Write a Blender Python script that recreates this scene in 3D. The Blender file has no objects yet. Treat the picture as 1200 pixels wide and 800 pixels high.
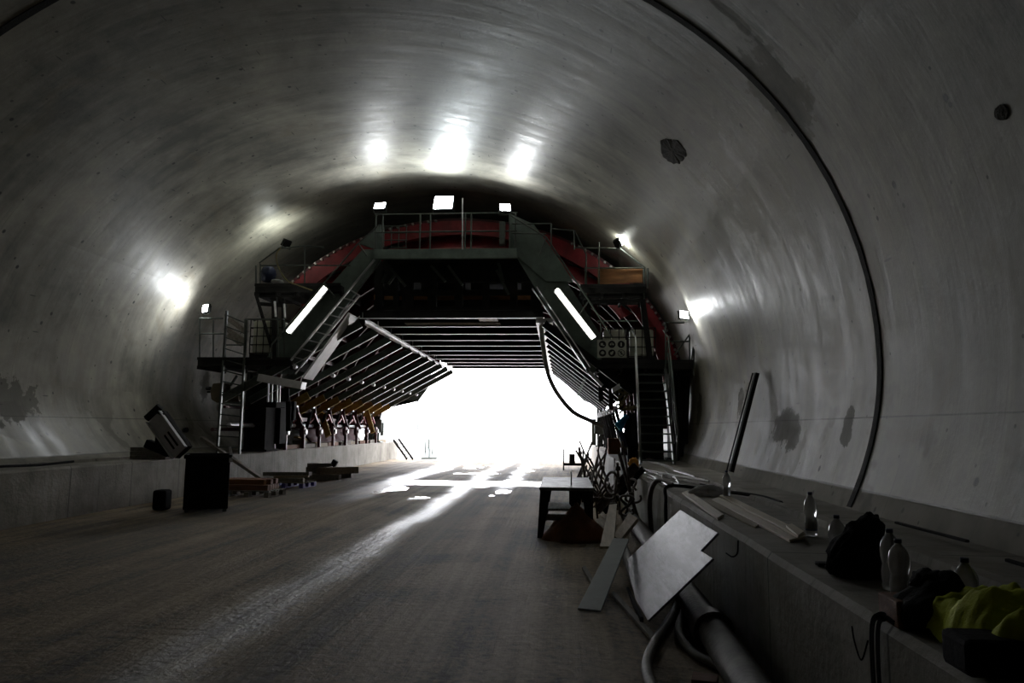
import bpy, bmesh, math, random
from mathutils import Vector, Matrix, noise
V = Vector
PI = math.pi
C = bpy.context.scene.collection
rnd = random.Random(7)

# ------------------------------------------------------------------ camera
F = 850.0; VPX, VPY = 660.0, 502.0
EYE = V((0, 0, 1.6))
_c = V((VPX-600, 400-VPY, F)); _fy = _c.normalized()
_X = V((0, 1, 0)).cross(_fy); _X.y = 0; _X.normalize()
_Z = _fy.cross(_X)
cam_right = V((_X.x, _fy.x, _Z.x)); cam_up = V((_X.y, _fy.y, _Z.y)); cam_fwd = V((_X.z, _fy.z, _Z.z))
cd = bpy.data.cameras.new('camera'); cam = bpy.data.objects.new('camera', cd); C.objects.link(cam)
cd.sensor_width = 36; cd.lens = F/1200*36; cd.clip_start = .05; cd.clip_end = 500
m = Matrix.Identity(4)
for i in range(3):
    m[i][0] = cam_right[i]; m[i][1] = cam_up[i]; m[i][2] = -cam_fwd[i]; m[i][3] = EYE[i]
cam.matrix_world = m
bpy.context.scene.camera = cam

def ray(px, py):
    r = V((px-600, 400-py, F)); r = V((r.dot(_X), r.dot(_fy), r.dot(_Z)))
    return r/r.y
def g(px, py, y=18.): return EYE + ray(px, py)*y          # point at depth y
def gz(px, py, z):
    r = ray(px, py); return EYE + r*((z-EYE.z)/r.z)        # point at height z
def gx(px, py, x):
    r = ray(px, py); return EYE + r*(x/r.x)                # point at sideways x

# ------------------------------------------------------------------ materials
def mat(name, col, rough=.6, metal=0., bump=0., bscale=30., var=.25, vscale=4., emit=None, es=0., trans=0., ior=1.45, stretch=(1,1,1), spec=.5, col2=None, sharp=0.):
    m = bpy.data.materials.new(name); m.use_nodes = True
    nt = m.node_tree; b = nt.nodes['Principled BSDF']; L = nt.links.new
    b.inputs['Roughness'].default_value = rough; b.inputs['Metallic'].default_value = metal
    b.inputs['Specular IOR Level'].default_value = spec
    b.inputs['IOR'].default_value = ior
    if trans: b.inputs['Transmission Weight'].default_value = trans
    if emit:
        b.inputs['Emission Color'].default_value = (*emit, 1); b.inputs['Emission Strength'].default_value = es
    tc = nt.nodes.new('ShaderNodeTexCoord'); mp = nt.nodes.new('ShaderNodeMapping')
    mp.inputs['Scale'].default_value = stretch; L(tc.outputs['Object'], mp.inputs['Vector'])
    n = nt.nodes.new('ShaderNodeTexNoise'); n.inputs['Scale'].default_value = vscale; n.inputs['Detail'].default_value = 8
    n.inputs['Roughness'].default_value = .65
    L(mp.outputs[0], n.inputs['Vector'])
    r = nt.nodes.new('ShaderNodeValToRGB')
    c2 = col2 if col2 else tuple(c*(1-var) for c in col)
    c1 = col if col2 else tuple(min(1, c*(1+var)) for c in col)
    r.color_ramp.elements[0].position = .32+sharp; r.color_ramp.elements[1].position = .68-sharp
    r.color_ramp.elements[0].color = (*c2, 1); r.color_ramp.elements[1].color = (*c1, 1)
    L(n.outputs['Fac'], r.inputs['Fac']); L(r.outputs['Color'], b.inputs['Base Color'])
    if bump:
        n2 = nt.nodes.new('ShaderNodeTexNoise'); n2.inputs['Scale'].default_value = bscale; n2.inputs['Detail'].default_value = 6
        L(mp.outputs[0], n2.inputs['Vector'])
        bp = nt.nodes.new('ShaderNodeBump'); bp.inputs['Strength'].default_value = bump; bp.inputs['Distance'].default_value = .02
        L(n2.outputs['Fac'], bp.inputs['Height']); L(bp.outputs[0], b.inputs['Normal'])
    return m

def node(nt, t, **kw):
    n = nt.nodes.new(t)
    for k, v in kw.items():
        if k in n.inputs: n.inputs[k].default_value = v
        else: setattr(n, k, v)
    return n
def mth(nt, op, a, b=None, c=None, clamp=False):
    n = nt.nodes.new('ShaderNodeMath'); n.operation = op; n.use_clamp = clamp
    for i, v in enumerate((a, b, c)):
        if v is None: continue
        if isinstance(v, (int, float)): n.inputs[i].default_value = v
        else: nt.links.new(v, n.inputs[i])
    return n.outputs[0]
def smooth(nt, v, lo, hi):
    n = nt.nodes.new('ShaderNodeMapRange'); n.interpolation_type = 'SMOOTHSTEP'
    nt.links.new(v, n.inputs['Value']); n.inputs['From Min'].default_value = lo; n.inputs['From Max'].default_value = hi
    return n.outputs[0]
def mixc(nt, f, a, b):
    n = nt.nodes.new('ShaderNodeMix'); n.data_type = 'RGBA'
    for s, v in ((0, f), (6, a), (7, b)):
        if isinstance(v, (int, float)): n.inputs[s].default_value = v
        elif isinstance(v, tuple): n.inputs[s].default_value = (*v, 1)
        else: nt.links.new(v, n.inputs[s])
    return n.outputs[2]

def lining_material():
    m = bpy.data.materials.new('cast_concrete_lining'); m.use_nodes = True
    nt = m.node_tree; b = nt.nodes['Principled BSDF']; L = nt.links.new
    tc = node(nt, 'ShaderNodeTexCoord'); P = tc.outputs['Object']
    sep = node(nt, 'ShaderNodeSeparateXYZ'); L(P, sep.inputs[0]); x, y, z = sep.outputs
    arc = mth(nt, 'MULTIPLY', mth(nt, 'ARCTAN2', mth(nt, 'SUBTRACT', z, 2.4), mth(nt, 'ADD', x, 3.6)), 6.)
    cmb = node(nt, 'ShaderNodeCombineXYZ'); L(arc, cmb.inputs[0]); L(y, cmb.inputs[1]); Q = cmb.outputs[0]
    big = node(nt, 'ShaderNodeTexNoise', Scale=.45, Detail=9., Roughness=.62, Distortion=.6); L(P, big.inputs['Vector'])
    mid = node(nt, 'ShaderNodeTexNoise', Scale=2.6, Detail=8., Roughness=.7, Distortion=.3); L(P, mid.inputs['Vector'])
    # long drags left by the steel form run round the ring: stretch along the arc = squeeze y
    mp = node(nt, 'ShaderNodeMapping'); mp.inputs['Scale'].default_value = (.30, 2.6, 1); L(Q, mp.inputs[0])
    drag = node(nt, 'ShaderNodeTexNoise', Scale=1.2, Detail=7., Roughness=.6, Distortion=.4); L(mp.outputs[0], drag.inputs['Vector'])
    r = node(nt, 'ShaderNodeValToRGB'); e = r.color_ramp.elements
    e[0].position = .40; e[0].color = (.12, .118, .102, 1); e[1].position = .60; e[1].color = (.37, .35, .29, 1)
    f = mth(nt, 'ADD', mth(nt, 'MULTIPLY', big.outputs['Fac'], .5), mth(nt, 'ADD', mth(nt, 'MULTIPLY', mid.outputs['Fac'], .22), mth(nt, 'MULTIPLY', drag.outputs['Fac'], .28)))
    L(f, r.inputs['Fac']); col = r.outputs['Color']
    # damp patches low on the walls
    st = node(nt, 'ShaderNodeTexNoise', Scale=.9, Detail=4., Roughness=.5); L(P, st.inputs['Vector'])
    low = smooth(nt, z, 2.6, 1.4)
    damp = mth(nt, 'MULTIPLY', smooth(nt, st.outputs['Fac'], .56, .60), low)
    col = mixc(nt, mth(nt, 'MULTIPLY', damp, .6), col, (.075, .065, .045))
    # brown efflorescence
    br = node(nt, 'ShaderNodeTexNoise', Scale=.7, Detail=5., Roughness=.6); br.inputs['Distortion'].default_value = 1.0
    mp2 = node(nt, 'ShaderNodeMapping'); mp2.inputs['Location'].default_value = (9, 3, 5); L(P, mp2.inputs[0]); L(mp2.outputs[0], br.inputs['Vector'])
    col = mixc(nt, mth(nt, 'MULTIPLY', smooth(nt, br.outputs['Fac'], .56, .72), .45), col, (.20, .165, .11))
    # blow holes, two sizes
    for sc, th, amt, gt in ((.85, .038, .95, .45), (2.3, .045, .8, .60), (1.6, .05, .8, .62)):
        vo = node(nt, 'ShaderNodeTexVoronoi', Scale=sc); vo.voronoi_dimensions = '2D'; L(Q, vo.inputs['Vector'])
        gate = smooth(nt, vo.outputs['Color'], gt, gt+.02)
        hole = mth(nt, 'MULTIPLY', smooth(nt, vo.outputs['Distance'], th, th*.5), mth(nt, 'MULTIPLY', gate, amt))
        col = mixc(nt, hole, col, (.02, .02, .018))
    # scratches
    sm = node(nt, 'ShaderNodeMapping'); sm.inputs['Rotation'].default_value = (0, 0, .6); sm.inputs['Scale'].default_value = (4, .5, 1); L(Q, sm.inputs[0])
    vs = node(nt, 'ShaderNodeTexVoronoi', Scale=.8); vs.voronoi_dimensions = '2D'; L(sm.outputs[0], vs.inputs['Vector'])
    scr = mth(nt, 'MULTIPLY', smooth(nt, vs.outputs['Distance'], .045, .02), smooth(nt, vs.outputs['Color'], .7, .72))
    col = mixc(nt, mth(nt, 'MULTIPLY', scr, .8), col, (.03, .03, .028))
    # board lines: ring lines every 1.5 m, and the level line between the form panels
    def line(v, period, off, w):
        t = mth(nt, 'PINGPONG', mth(nt, 'ADD', v, off), period/2)
        return smooth(nt, t, w, w*.3)
    wob = mth(nt, 'ADD', y, mth(nt, 'MULTIPLY', mid.outputs['Fac'], .05))
    ringl = mth(nt, 'MULTIPLY', line(wob, 1.5, .3, .012), .3)
    col = mixc(nt, mth(nt, 'MULTIPLY', ringl, smooth(nt, mid.outputs['Fac'], .4, .6)), col, (.06, .06, .055))
    hz = smooth(nt, mth(nt, 'ABSOLUTE', mth(nt, 'SUBTRACT', z, mth(nt, 'ADD', 1.74, mth(nt, 'MULTIPLY', mid.outputs['Fac'], .012)))), .012, .004)
    kz = smooth(nt, mth(nt, 'ABSOLUTE', mth(nt, 'SUBTRACT', z, mth(nt, 'ADD', .985, mth(nt, 'MULTIPLY', mid.outputs['Fac'], .02)))), .016, .006)
    col = mixc(nt, mth(nt, 'MULTIPLY', mth(nt, 'MAXIMUM', hz, kz), .75), col, (.035, .033, .028))
    # kicker below the line is rougher and yellower
    kick = smooth(nt, z, 1.0, .985)
    col = mixc(nt, mth(nt, 'MULTIPLY', kick, .5), col, (.15, .135, .10))
    L(col, b.inputs['Base Color'])
    ro = node(nt, 'ShaderNodeMapRange'); ro.inputs['To Min'].default_value = .34; ro.inputs['To Max'].default_value = .60
    L(mth(nt, 'ADD', mth(nt, 'MULTIPLY', drag.outputs['Fac'], .5), mth(nt, 'MULTIPLY', mid.outputs['Fac'], .5)), ro.inputs['Value'])
    ro.inputs['From Min'].default_value = .35; ro.inputs['From Max'].default_value = .65
    L(mth(nt, 'MAXIMUM', ro.outputs[0], mth(nt, 'MULTIPLY', kick, .8)), b.inputs['Roughness'])
    b.inputs['Specular IOR Level'].default_value = .55
    bp = node(nt, 'ShaderNodeBump', Strength=.35, Distance=.03)
    h = mth(nt, 'ADD', mth(nt, 'MULTIPLY', mid.outputs['Fac'], .5), mth(nt, 'MULTIPLY', drag.outputs['Fac'], .8))
    L(h, bp.inputs['Height']); L(bp.outputs[0], b.inputs['Normal'])
    return m

def floor_material():
    m = bpy.data.materials.new('muddy_concrete_floor'); m.use_nodes = True
    nt = m.node_tree; b = nt.nodes['Principled BSDF']; L = nt.links.new
    tc = node(nt, 'ShaderNodeTexCoord'); P = tc.outputs['Object']
    sep = node(nt, 'ShaderNodeSeparateXYZ'); L(P, sep.inputs[0]); x, y, z = sep.outputs
    big = node(nt, 'ShaderNodeTexNoise', Scale=.5, Detail=8., Roughness=.6, Distortion=.5); L(P, big.inputs['Vector'])
    fine = node(nt, 'ShaderNodeTexNoise', Scale=14., Detail=8., Roughness=.7); L(P, fine.inputs['Vector'])
    mp = node(nt, 'ShaderNodeMapping'); mp.inputs['Scale'].default_value = (3.6, .12, 1); L(P, mp.inputs[0])
    wv = mth(nt, 'ADD', x, mth(nt, 'ADD', mth(nt, 'MULTIPLY', mth(nt, 'SINE', mth(nt, 'MULTIPLY', y, .16)), .35), mth(nt, 'MULTIPLY', big.outputs['Fac'], .25)))
    rut = node(nt, 'ShaderNodeTexNoise', Scale=1., Detail=6., Roughness=.6); L(mp.outputs[0], rut.inputs['Vector'])
    mpc = node(nt, 'ShaderNodeMapping'); mpc.inputs['Scale'].default_value = (.6, 7., 1); L(P, mpc.inputs[0])
    comb = node(nt, 'ShaderNodeTexNoise', Scale=1.6, Detail=5.); L(mpc.outputs[0], comb.inputs['Vector'])
    r = node(nt, 'ShaderNodeValToRGB'); e = r.color_ramp.elements
    e[0].position = .42; e[0].color = (.085, .066, .044, 1); e[1].position = .58; e[1].color = (.40, .305, .19, 1)
    f = mth(nt, 'ADD', mth(nt, 'MULTIPLY', big.outputs['Fac'], .35), mth(nt, 'ADD', mth(nt, 'MULTIPLY', rut.outputs['Fac'], .34), mth(nt, 'MULTIPLY', fine.outputs['Fac'], .31)))
    L(f, r.inputs['Fac']); col = r.outputs['Color']
    # damp tyre tracks running down the tunnel
    def band(v, c, w, s):
        d = mth(nt, 'ABSOLUTE', mth(nt, 'SUBTRACT', v, c))
        return smooth(nt, d, w+s, w-s)
    nz = mth(nt, 'ADD', x, mth(nt, 'MULTIPLY', mth(nt, 'SUBTRACT', fine.outputs['Fac'], .5), .5))
    nx = mth(nt, 'ADD', nz, mth(nt, 'MULTIPLY', mth(nt, 'SUBTRACT', big.outputs['Fac'], .5), .8))
    t1 = band(nx, -2.62, .26, .20)
    t2 = mth(nt, 'MULTIPLY', band(nx, -4.95, .50, .25), smooth(nt, y, 12.5, 17.))
    t3 = mth(nt, 'MULTIPLY', band(nx, -1.55, .22, .15), smooth(nt, y, 17.5, 21.))
    ny = mth(nt, 'ADD', y, mth(nt, 'MULTIPLY', mth(nt, 'SUBTRACT', big.outputs['Fac'], .5), .6))
    strip = mth(nt, 'MULTIPLY', band(ny, 21.3, .95, .08), band(x, -2.1, 2.7, .1))
    pn = node(nt, 'ShaderNodeTexNoise', Scale=.8, Detail=3.); 
    mpp = node(nt, 'ShaderNodeMapping'); mpp.inputs['Scale'].default_value = (1.2, .55, 1); L(P, mpp.inputs[0]); L(mpp.outputs[0], pn.inputs['Vector'])
    pud = mth(nt, 'MULTIPLY', smooth(nt, pn.outputs['Fac'], .60, .61), mth(nt, 'MULTIPLY', smooth(nt, y, 15.5, 17.), band(x, -2.8, 1.8, .3)))
    track = mth(nt, 'MAXIMUM', t1, mth(nt, 'MAXIMUM', t2, t3))
    wet = mth(nt, 'MAXIMUM', strip, pud)
    dark = mth(nt, 'MAXIMUM', mth(nt, 'MULTIPLY', track, .5), wet)
    edge = band(nx, -3.75, .32, .25)
    col = mixc(nt, mth(nt, 'MULTIPLY', band(nx, -1.85, .28, .25), .5), col, (.035, .032, .03))
    col = mixc(nt, mth(nt, 'MULTIPLY', band(nx, -6.4, .9, .5), .45), col, (.05, .048, .045))
    col = mixc(nt, mth(nt, 'MULTIPLY', dark, .55), col, (.07, .068, .066))
    L(col, b.inputs['Base Color'])
    rr = mth(nt, 'SUBTRACT', .82, mth(nt, 'ADD', mth(nt, 'MULTIPLY', track, .46), mth(nt, 'MULTIPLY', rut.outputs['Fac'], .12)))
    rr = mth(nt, 'MULTIPLY', rr, mth(nt, 'SUBTRACT', 1., mth(nt, 'MULTIPLY', wet, .86)))
    L(mth(nt, 'MAXIMUM', rr, .04), b.inputs['Roughness'])
    bp = node(nt, 'ShaderNodeBump', Distance=.05)
    h = mth(nt, 'ADD', mth(nt, 'MULTIPLY', fine.outputs['Fac'], .75), mth(nt, 'ADD', mth(nt, 'MULTIPLY', rut.outputs['Fac'], 1.0), mth(nt, 'MULTIPLY', comb.outputs['Fac'], .3)))
    L(h, bp.inputs['Height']); L(mth(nt, 'SUBTRACT', .85, mth(nt, 'MULTIPLY', wet, .82)), bp.inputs['Strength'])
    L(bp.outputs[0], b.inputs['Normal'])
    return m

def kerb_material():
    m = mat('kerb_concrete', (.33, .31, .27), .8, bump=.5, bscale=18, vscale=1.4, col2=(.17, .155, .13))
    nt = m.node_tree; L = nt.links.new; b = nt.nodes['Principled BSDF']
    tc = node(nt, 'ShaderNodeTexCoord'); mp = node(nt, 'ShaderNodeMapping'); mp.inputs['Scale'].default_value = (1, 5, .35); L(tc.outputs['Object'], mp.inputs[0])
    n = node(nt, 'ShaderNodeTexNoise', Scale=1.6, Detail=6., Roughness=.65); L(mp.outputs[0], n.inputs['Vector'])
    old = b.inputs['Base Color'].links[0].from_socket
    col = mixc(nt, mth(nt, 'MULTIPLY', smooth(nt, n.outputs['Fac'], .5, .75), .6), old, (.09, .08, .065))
    sep = node(nt, 'ShaderNodeSeparateXYZ'); L(tc.outputs['Object'], sep.inputs[0])
    pp = mth(nt, 'PINGPONG', mth(nt, 'ADD', sep.outputs[1], .35), .9)
    col = mixc(nt, mth(nt, 'MULTIPLY', smooth(nt, pp, .014, .006), .7), col, (.03, .028, .025))
    L(col, b.inputs['Base Color'])
    return m

M = dict(
    lining=lining_material(), floor=floor_material(), kerb=kerb_material(),
    ground=mat('pale_gravel', (.62, .60, .56), .9, bump=.5, vscale=.6),
    joint=mat('black_joint_filler', (.012, .011, .01), .9, bump=.4),
    spall=mat('broken_concrete', (.05, .045, .038), .95, bump=1., bscale=25),
    steel=mat('green_grey_painted_steel', (.12, .155, .14), .55, 0, bump=.15, vscale=2.5, var=.35),
    dark=mat('grimy_black_steel', (.034, .034, .035), .85, 0, bump=.2, vscale=3, spec=.06),
    rail=mat('painted_rail', (.10, .115, .105), .4, .5, vscale=6),
    galv=mat('galvanised_steel', (.62, .62, .64), .32, .75, bump=.1, vscale=5, var=.2),
    white=mat('white_painted_steel', (.82, .82, .88), .38, .1, bump=.05, vscale=4, var=.12),
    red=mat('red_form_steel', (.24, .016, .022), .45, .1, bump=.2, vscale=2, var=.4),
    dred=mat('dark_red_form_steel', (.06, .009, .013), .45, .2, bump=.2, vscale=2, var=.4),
    arc_lit=mat('lit_red_steel', (.42, .12, .12), .4, .2, vscale=3, var=.3),  # lighter red: the light caught by the arcs is put into the colour
    bolt=mat('zinc_bolt', (.35, .33, .30), .4, .8),
    yellow=mat('yellow_timber', (.42, .27, .07), .7, bump=.3, stretch=(1, 1, 6), vscale=6),
    wood=mat('weathered_timber', (.36, .30, .215), .75, bump=.4, bscale=12, stretch=(6, .6, 6), vscale=3, col2=(.20, .16, .11)),
    pale=mat('backlit_pale_timber', (.66, .58, .46), .6, bump=.3, bscale=12, stretch=(6, .6, 6), vscale=3, col2=(.48, .42, .33)),  # backlit sheen of the planks is put into this lighter wood colour
    gwood=mat('grey_timber', (.27, .25, .22), .8, bump=.4, bscale=12, stretch=(6, .6, 6), vscale=3, col2=(.14, .125, .105)),
    rwood=mat('reddish_timber', (.26, .12, .065), .75, bump=.4, stretch=(.6, 6, 6), vscale=3, col2=(.13, .06, .035)),
    ply=mat('brown_plywood', (.30, .13, .045), .6, bump=.2, stretch=(1, 1, 4), vscale=3, col2=(.17, .075, .03)),
    hdpe=mat('white_tank_plastic', (.78, .78, .68), .45, vscale=2, var=.1),
    black=mat('black_plastic', (.014, .014, .015), .8, bump=.2, bscale=40, spec=.08),
    blackc=mat('black_cloth', (.011, .011, .013), .9, bump=.5, bscale=25, spec=.2),
    hose=mat('dusty_hose', (.20, .19, .165), .6, bump=.3, vscale=7, col2=(.10, .09, .08)),
    hosel=mat('pale_grey_rubber', (.55, .55, .55), .7, bump=.2, vscale=5),
    pipe=mat('dusty_steel_pipe', (.15, .14, .125), .6, .1, bump=.3, vscale=3.5, col2=(.05, .047, .042)),
    plate=mat('scuffed_grey_panel', (.20, .195, .225), .46, .1, bump=.15, bscale=5, stretch=(7, 1.6, 7), vscale=1.5, col2=(.045, .043, .05), spec=.32, sharp=.12),
    board=mat('grey_coated_board', (.22, .25, .25), .5, bump=.1, vscale=3, var=.15),
    rust=mat('rusty_brown_sheet', (.30, .125, .055), .9, bump=.4, bscale=10, vscale=3, col2=(.13, .06, .032)),
    scrap=mat('rusty_scrap_steel', (.13, .11, .10), .5, .5, vscale=8, col2=(.05, .04, .035)),
    pet=mat('clear_bottle_plastic', (.93, .95, .98), .08, trans=.62, ior=1.30, var=0),
    cap=mat('dark_blue_cap', (.01, .015, .05), .5, var=0),
    blab=mat('blue_bottle_label', (.06, .13, .35), .5, vscale=12, col2=(.3, .32, .4)),
    film=mat('crumpled_white_film', (.85, .86, .88), .4, trans=.5, ior=1.1, bump=.8, bscale=12, var=.1),
    hivis=mat('fluorescent_yellow_cloth', (.50, .56, .02), .8, bump=.4, bscale=30, var=.25, vscale=3),
    bluec=mat('bright_blue_cloth', (.01, .22, .42), .8, bump=.4, bscale=20, var=.2),
    navy=mat('dark_blue_plastic', (.012, .02, .06), .6, bump=.3),
    bpal=mat('blue_violet_paint', (.06, .05, .28), .6),
    orange=mat('orange_yellow_plastic', (.65, .28, .02), .5),
    lamp=mat('lit_lamp_glass', (.9, .95, 1), .3, emit=(.95, .98, 1), es=200, var=0),
    lampbig=mat('lit_large_lamp_glass', (.9, .95, 1), .3, emit=(.9, .97, 1), es=105, var=0),
    lampside=mat('lit_side_lamp_glass', (.9, .95, 1), .3, emit=(.95, 1, .93), es=150, var=0),
    tube=mat('lit_fluorescent_tube', (1, 1, .9), .3, emit=(1, 1, .86), es=7, var=0),
    sign=mat('pale_sign_board', (.50, .51, .46), .5, vscale=3, var=.1),
    ink=mat('black_sign_ink', (.015, .015, .02), .5, var=0),
    olive=mat('oily_brown_casing', (.10, .08, .05), .5, .2, vscale=5, var=.3),
    cable=mat('yellowish_cable', (.20, .17, .08), .6),
)

# ------------------------------------------------------------------ mesh builder
OFF = {}
class MB:
    def __init__(s): s.v = []; s.f = []; s.sm = []
    def add(s, vs, fs, smooth_=False):
        o = len(s.v); s.v += [V(p) for p in vs]
        for f in fs: s.f.append([i+o for i in f]); s.sm.append(smooth_)
        return s
    def hexa(s, p):   # 8 points: bottom ring 0-3, top ring 4-7
        return s.add(p, [(3,2,1,0), (4,5,6,7), (0,1,5,4), (1,2,6,5), (2,3,7,6), (3,0,4,7)])
    def box(s, c, d, R=None):
        c = V(c); x, y, z = (a/2 for a in d); R = R or Matrix.Identity(3)
        return s.hexa([c + R @ V(p) for p in ((-x,-y,-z),(x,-y,-z),(x,y,-z),(-x,y,-z),(-x,-y,z),(x,-y,z),(x,y,z),(-x,y,z))])
    def span(s, a, b): # box from min corner to max corner
        a, b = V(a), V(b); return s.box((a+b)/2, b-a)
    def frame(s, p, q, up):
        d = (V(q)-V(p)).normalized(); up = V(up)
        if abs(d.dot(up.normalized())) > .98: up = V((0, 1, 0)) if abs(d.y) < .9 else V((1, 0, 0))
        sx = d.cross(up).normalized(); return d, sx, sx.cross(d).normalized()
    def bar(s, p, q, w, h, up=(0,0,1)):
        d, sx, u = s.frame(p, q, up); p, q = V(p), V(q)
        return s.hexa([o + sx*a*w/2 + u*b*h/2 for b in (-1, 1) for o, a in ((p,-1),(p,1),(q,1),(q,-1))])
    def ibeam(s, p, q, h, w, t=.015, up=(0,0,1)):
        d, sx, u = s.frame(p, q, up); p, q = V(p), V(q)
        s.bar(p+u*(h/2-t/2), q+u*(h/2-t/2), w, t, up); s.bar(p-u*(h/2-t/2), q-u*(h/2-t/2), w, t, up)
        return s.bar(p, q, t, h-2*t, up)
    def channel(s, p, q, h, w, t=.012, up=(0,0,1), side=1):
        d, sx, u = s.frame(p, q, up); p, q = V(p), V(q)
        s.bar(p+u*(h/2-t/2), q+u*(h/2-t/2), w, t, up); s.bar(p-u*(h/2-t/2), q-u*(h/2-t/2), w, t, up)
        o = sx*side*(w/2-t/2); return s.bar(p+o, q+o, t, h-2*t, up)
    def tube(s, pts, r, n=8, caps=True, rs=None):
        pts = [V(p) for p in pts]; rings = []
        d0 = (pts[1]-pts[0]).normalized(); a = V((0,0,1)) if abs(d0.z) < .9 else V((1,0,0)); nrm = d0.cross(a).normalized()
        for i, p in enumerate(pts):
            d = (pts[min(i+1, len(pts)-1)]-pts[max(i-1, 0)]).normalized()
            nrm = (nrm - d*nrm.dot(d)).normalized(); bi = d.cross(nrm); rr = rs[i] if rs else r
            rings.append([p + (nrm*math.cos(t)+bi*math.sin(t))*rr for t in (2*PI*k/n for k in range(n))])
        vs = [q for rg in rings for q in rg]
        fs = [(i*n+k, i*n+(k+1) % n, (i+1)*n+(k+1) % n, (i+1)*n+k) for i in range(len(pts)-1) for k in range(n)]
        s.add(vs, fs, True)
        if caps: s.add(rings[0], [tuple(range(n))[::-1]]); s.add(rings[-1], [tuple(range(n))])
        return s
    def cyl(s, p, q, r, n=12): return s.tube([p, q], r, n)
    def prism(s, pts, t):   # planar polygon with thickness vector t
        pts = [V(p) for p in pts]; t = V(t); n = len(pts)
        return s.add(pts + [p+t for p in pts], [tuple(range(n)), tuple(range(2*n-1, n-1, -1))] + [(k, k+n, (k+1) % n+n, (k+1) % n) for k in range(n)])
    def lathe(s, prof, c=(0,0,0), n=20, sx=1, sy=1):
        c = V(c); vs = [c + V((r*sx*math.cos(2*PI*k/n), r*sy*math.sin(2*PI*k/n), z)) for r, z in prof for k in range(n)]
        fs = [(i*n+k, i*n+(k+1) % n, (i+1)*n+(k+1) % n, (i+1)*n+k) for i in range(len(prof)-1) for k in range(n)]
        s.add(vs, fs, True)
        o = len(s.v)-len(vs)
        s.f.append([o+k for k in range(n)][::-1]); s.sm.append(False)
        s.f.append([o+(len(prof)-1)*n+k for k in range(n)]); s.sm.append(False)
        return s
    def blob(s, c, rad, amp=.15, freq=2., seed=0, n=4, flat=None, shape=None):
        bm = bmesh.new(); bmesh.ops.create_icosphere(bm, subdivisions=n, radius=1)
        c = V(c); vs = []
        for v in bm.verts:
            p = v.co.copy(); q = V((p.x*rad[0], p.y*rad[1], p.z*rad[2]))
            if shape: q = shape(p, q)
            k = noise.fractal((p*freq)+V((seed*7.3, seed*1.7, seed)), 1., 2., 4)
            k2 = 1-abs(noise.noise(p*freq*1.6+V((seed, 3, seed*2))))*2
            q *= 1 + amp*(k+.5*k2)
            if flat is not None and q.z < flat: q.z = flat
            vs.append(c+q)
        s.add(vs, [[v.index for v in f.verts] for f in bm.faces], True); bm.free(); return s
    def build(s, name, material, parent=None, loc=None, bevel=0, subdiv=0):
        o_ = OFF.get(parent, V((0,0,0))) if parent else (V(loc) if loc is not None else V((0,0,0)))
        me = bpy.data.meshes.new(name); me.from_pydata([tuple(v-o_) for v in s.v], [], s.f)
        me.polygons.foreach_set('use_smooth', s.sm)
        bm = bmesh.new(); bm.from_mesh(me); bmesh.ops.recalc_face_normals(bm, faces=bm.faces); bm.to_mesh(me); bm.free()
        me.materials.append(material if not isinstance(material, str) else M[material])
        ob = bpy.data.objects.new(name, me); C.objects.link(ob)
        if parent: ob.parent = parent; OFF[ob] = o_
        elif loc is not None: ob.location = loc; OFF[ob] = V(loc)
        if bevel:
            b = ob.modifiers.new('bevel', 'BEVEL'); b.width = bevel; b.segments = 2; b.limit_method = 'ANGLE'
        return ob
def split_build(mb, name, material, parent, **k):
    # one part per separate piece: pieces whose boxes touch stay together
    n = len(mb.v); par = list(range(n))
    def find(a):
        while par[a] != a: par[a] = par[par[a]]; a = par[a]
        return a
    for f in mb.f:
        for b in f[1:]: par[find(f[0])] = find(b)
    box = {}
    for i, v in enumerate(mb.v):
        r = find(i); b = box.setdefault(r, [v.copy(), v.copy()])
        for a in range(3): b[0][a] = min(b[0][a], v[a]); b[1][a] = max(b[1][a], v[a])
    keys = list(box); cl = {q: q for q in keys}
    def fc(a):
        while cl[a] != a: a = cl[a]
        return a
    for i, a in enumerate(keys):
        for b in keys[i+1:]:
            if all(box[a][0][c]-.02 <= box[b][1][c] and box[b][0][c]-.02 <= box[a][1][c] for c in range(3)): cl[fc(b)] = fc(a)
    groups = {}
    for f, sm in zip(mb.f, mb.sm): groups.setdefault(fc(find(f[0])), []).append((f, sm))
    last = None
    for fs in groups.values():
        idx = {}; m2 = MB()
        for f, sm in fs:
            for i in f:
                if i not in idx: idx[i] = len(m2.v); m2.v.append(mb.v[i])
            m2.f.append([idx[i] for i in f]); m2.sm.append(sm)
        last = m2.build(name, material, parent, **k)
    return last
def tag(o, label, cat, group=None, kind=None):
    o['label'] = label; o['category'] = cat
    if group: o['group'] = group
    if kind: o['kind'] = kind
    return o
def thing(name, label, cat, loc=(0,0,0), group=None):
    o = bpy.data.objects.new(name, None); C.objects.link(o); o.location = loc; OFF[o] = V(loc); o.empty_display_size = .1
    return tag(o, label, cat, group)
def struct(name, mb, material, **k):
    o = mb.build(name, material, **k); o['kind'] = 'structure'; return o
def copy_tree(o, parent=None):
    c = o.copy(); C.objects.link(c)
    if parent: c.parent = parent
    for ch in [k for k in bpy.data.objects if k.parent == o]: copy_tree(ch, c)
    return c
def catmull(pts, n=8):
    pts = [V(p) for p in pts]; out = []
    P = [pts[0]*2-pts[1]] + pts + [pts[-1]*2-pts[-2]]
    for i in range(1, len(P)-2):
        for k in range(n):
            t = k/n; a, b, c, d = P[i-1:i+3]
            out.append(.5*((2*b)+(c-a)*t+(2*a-5*b+4*c-d)*t*t+(3*b-a-3*c+d)*t**3))
    return out+[pts[-1]]

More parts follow.
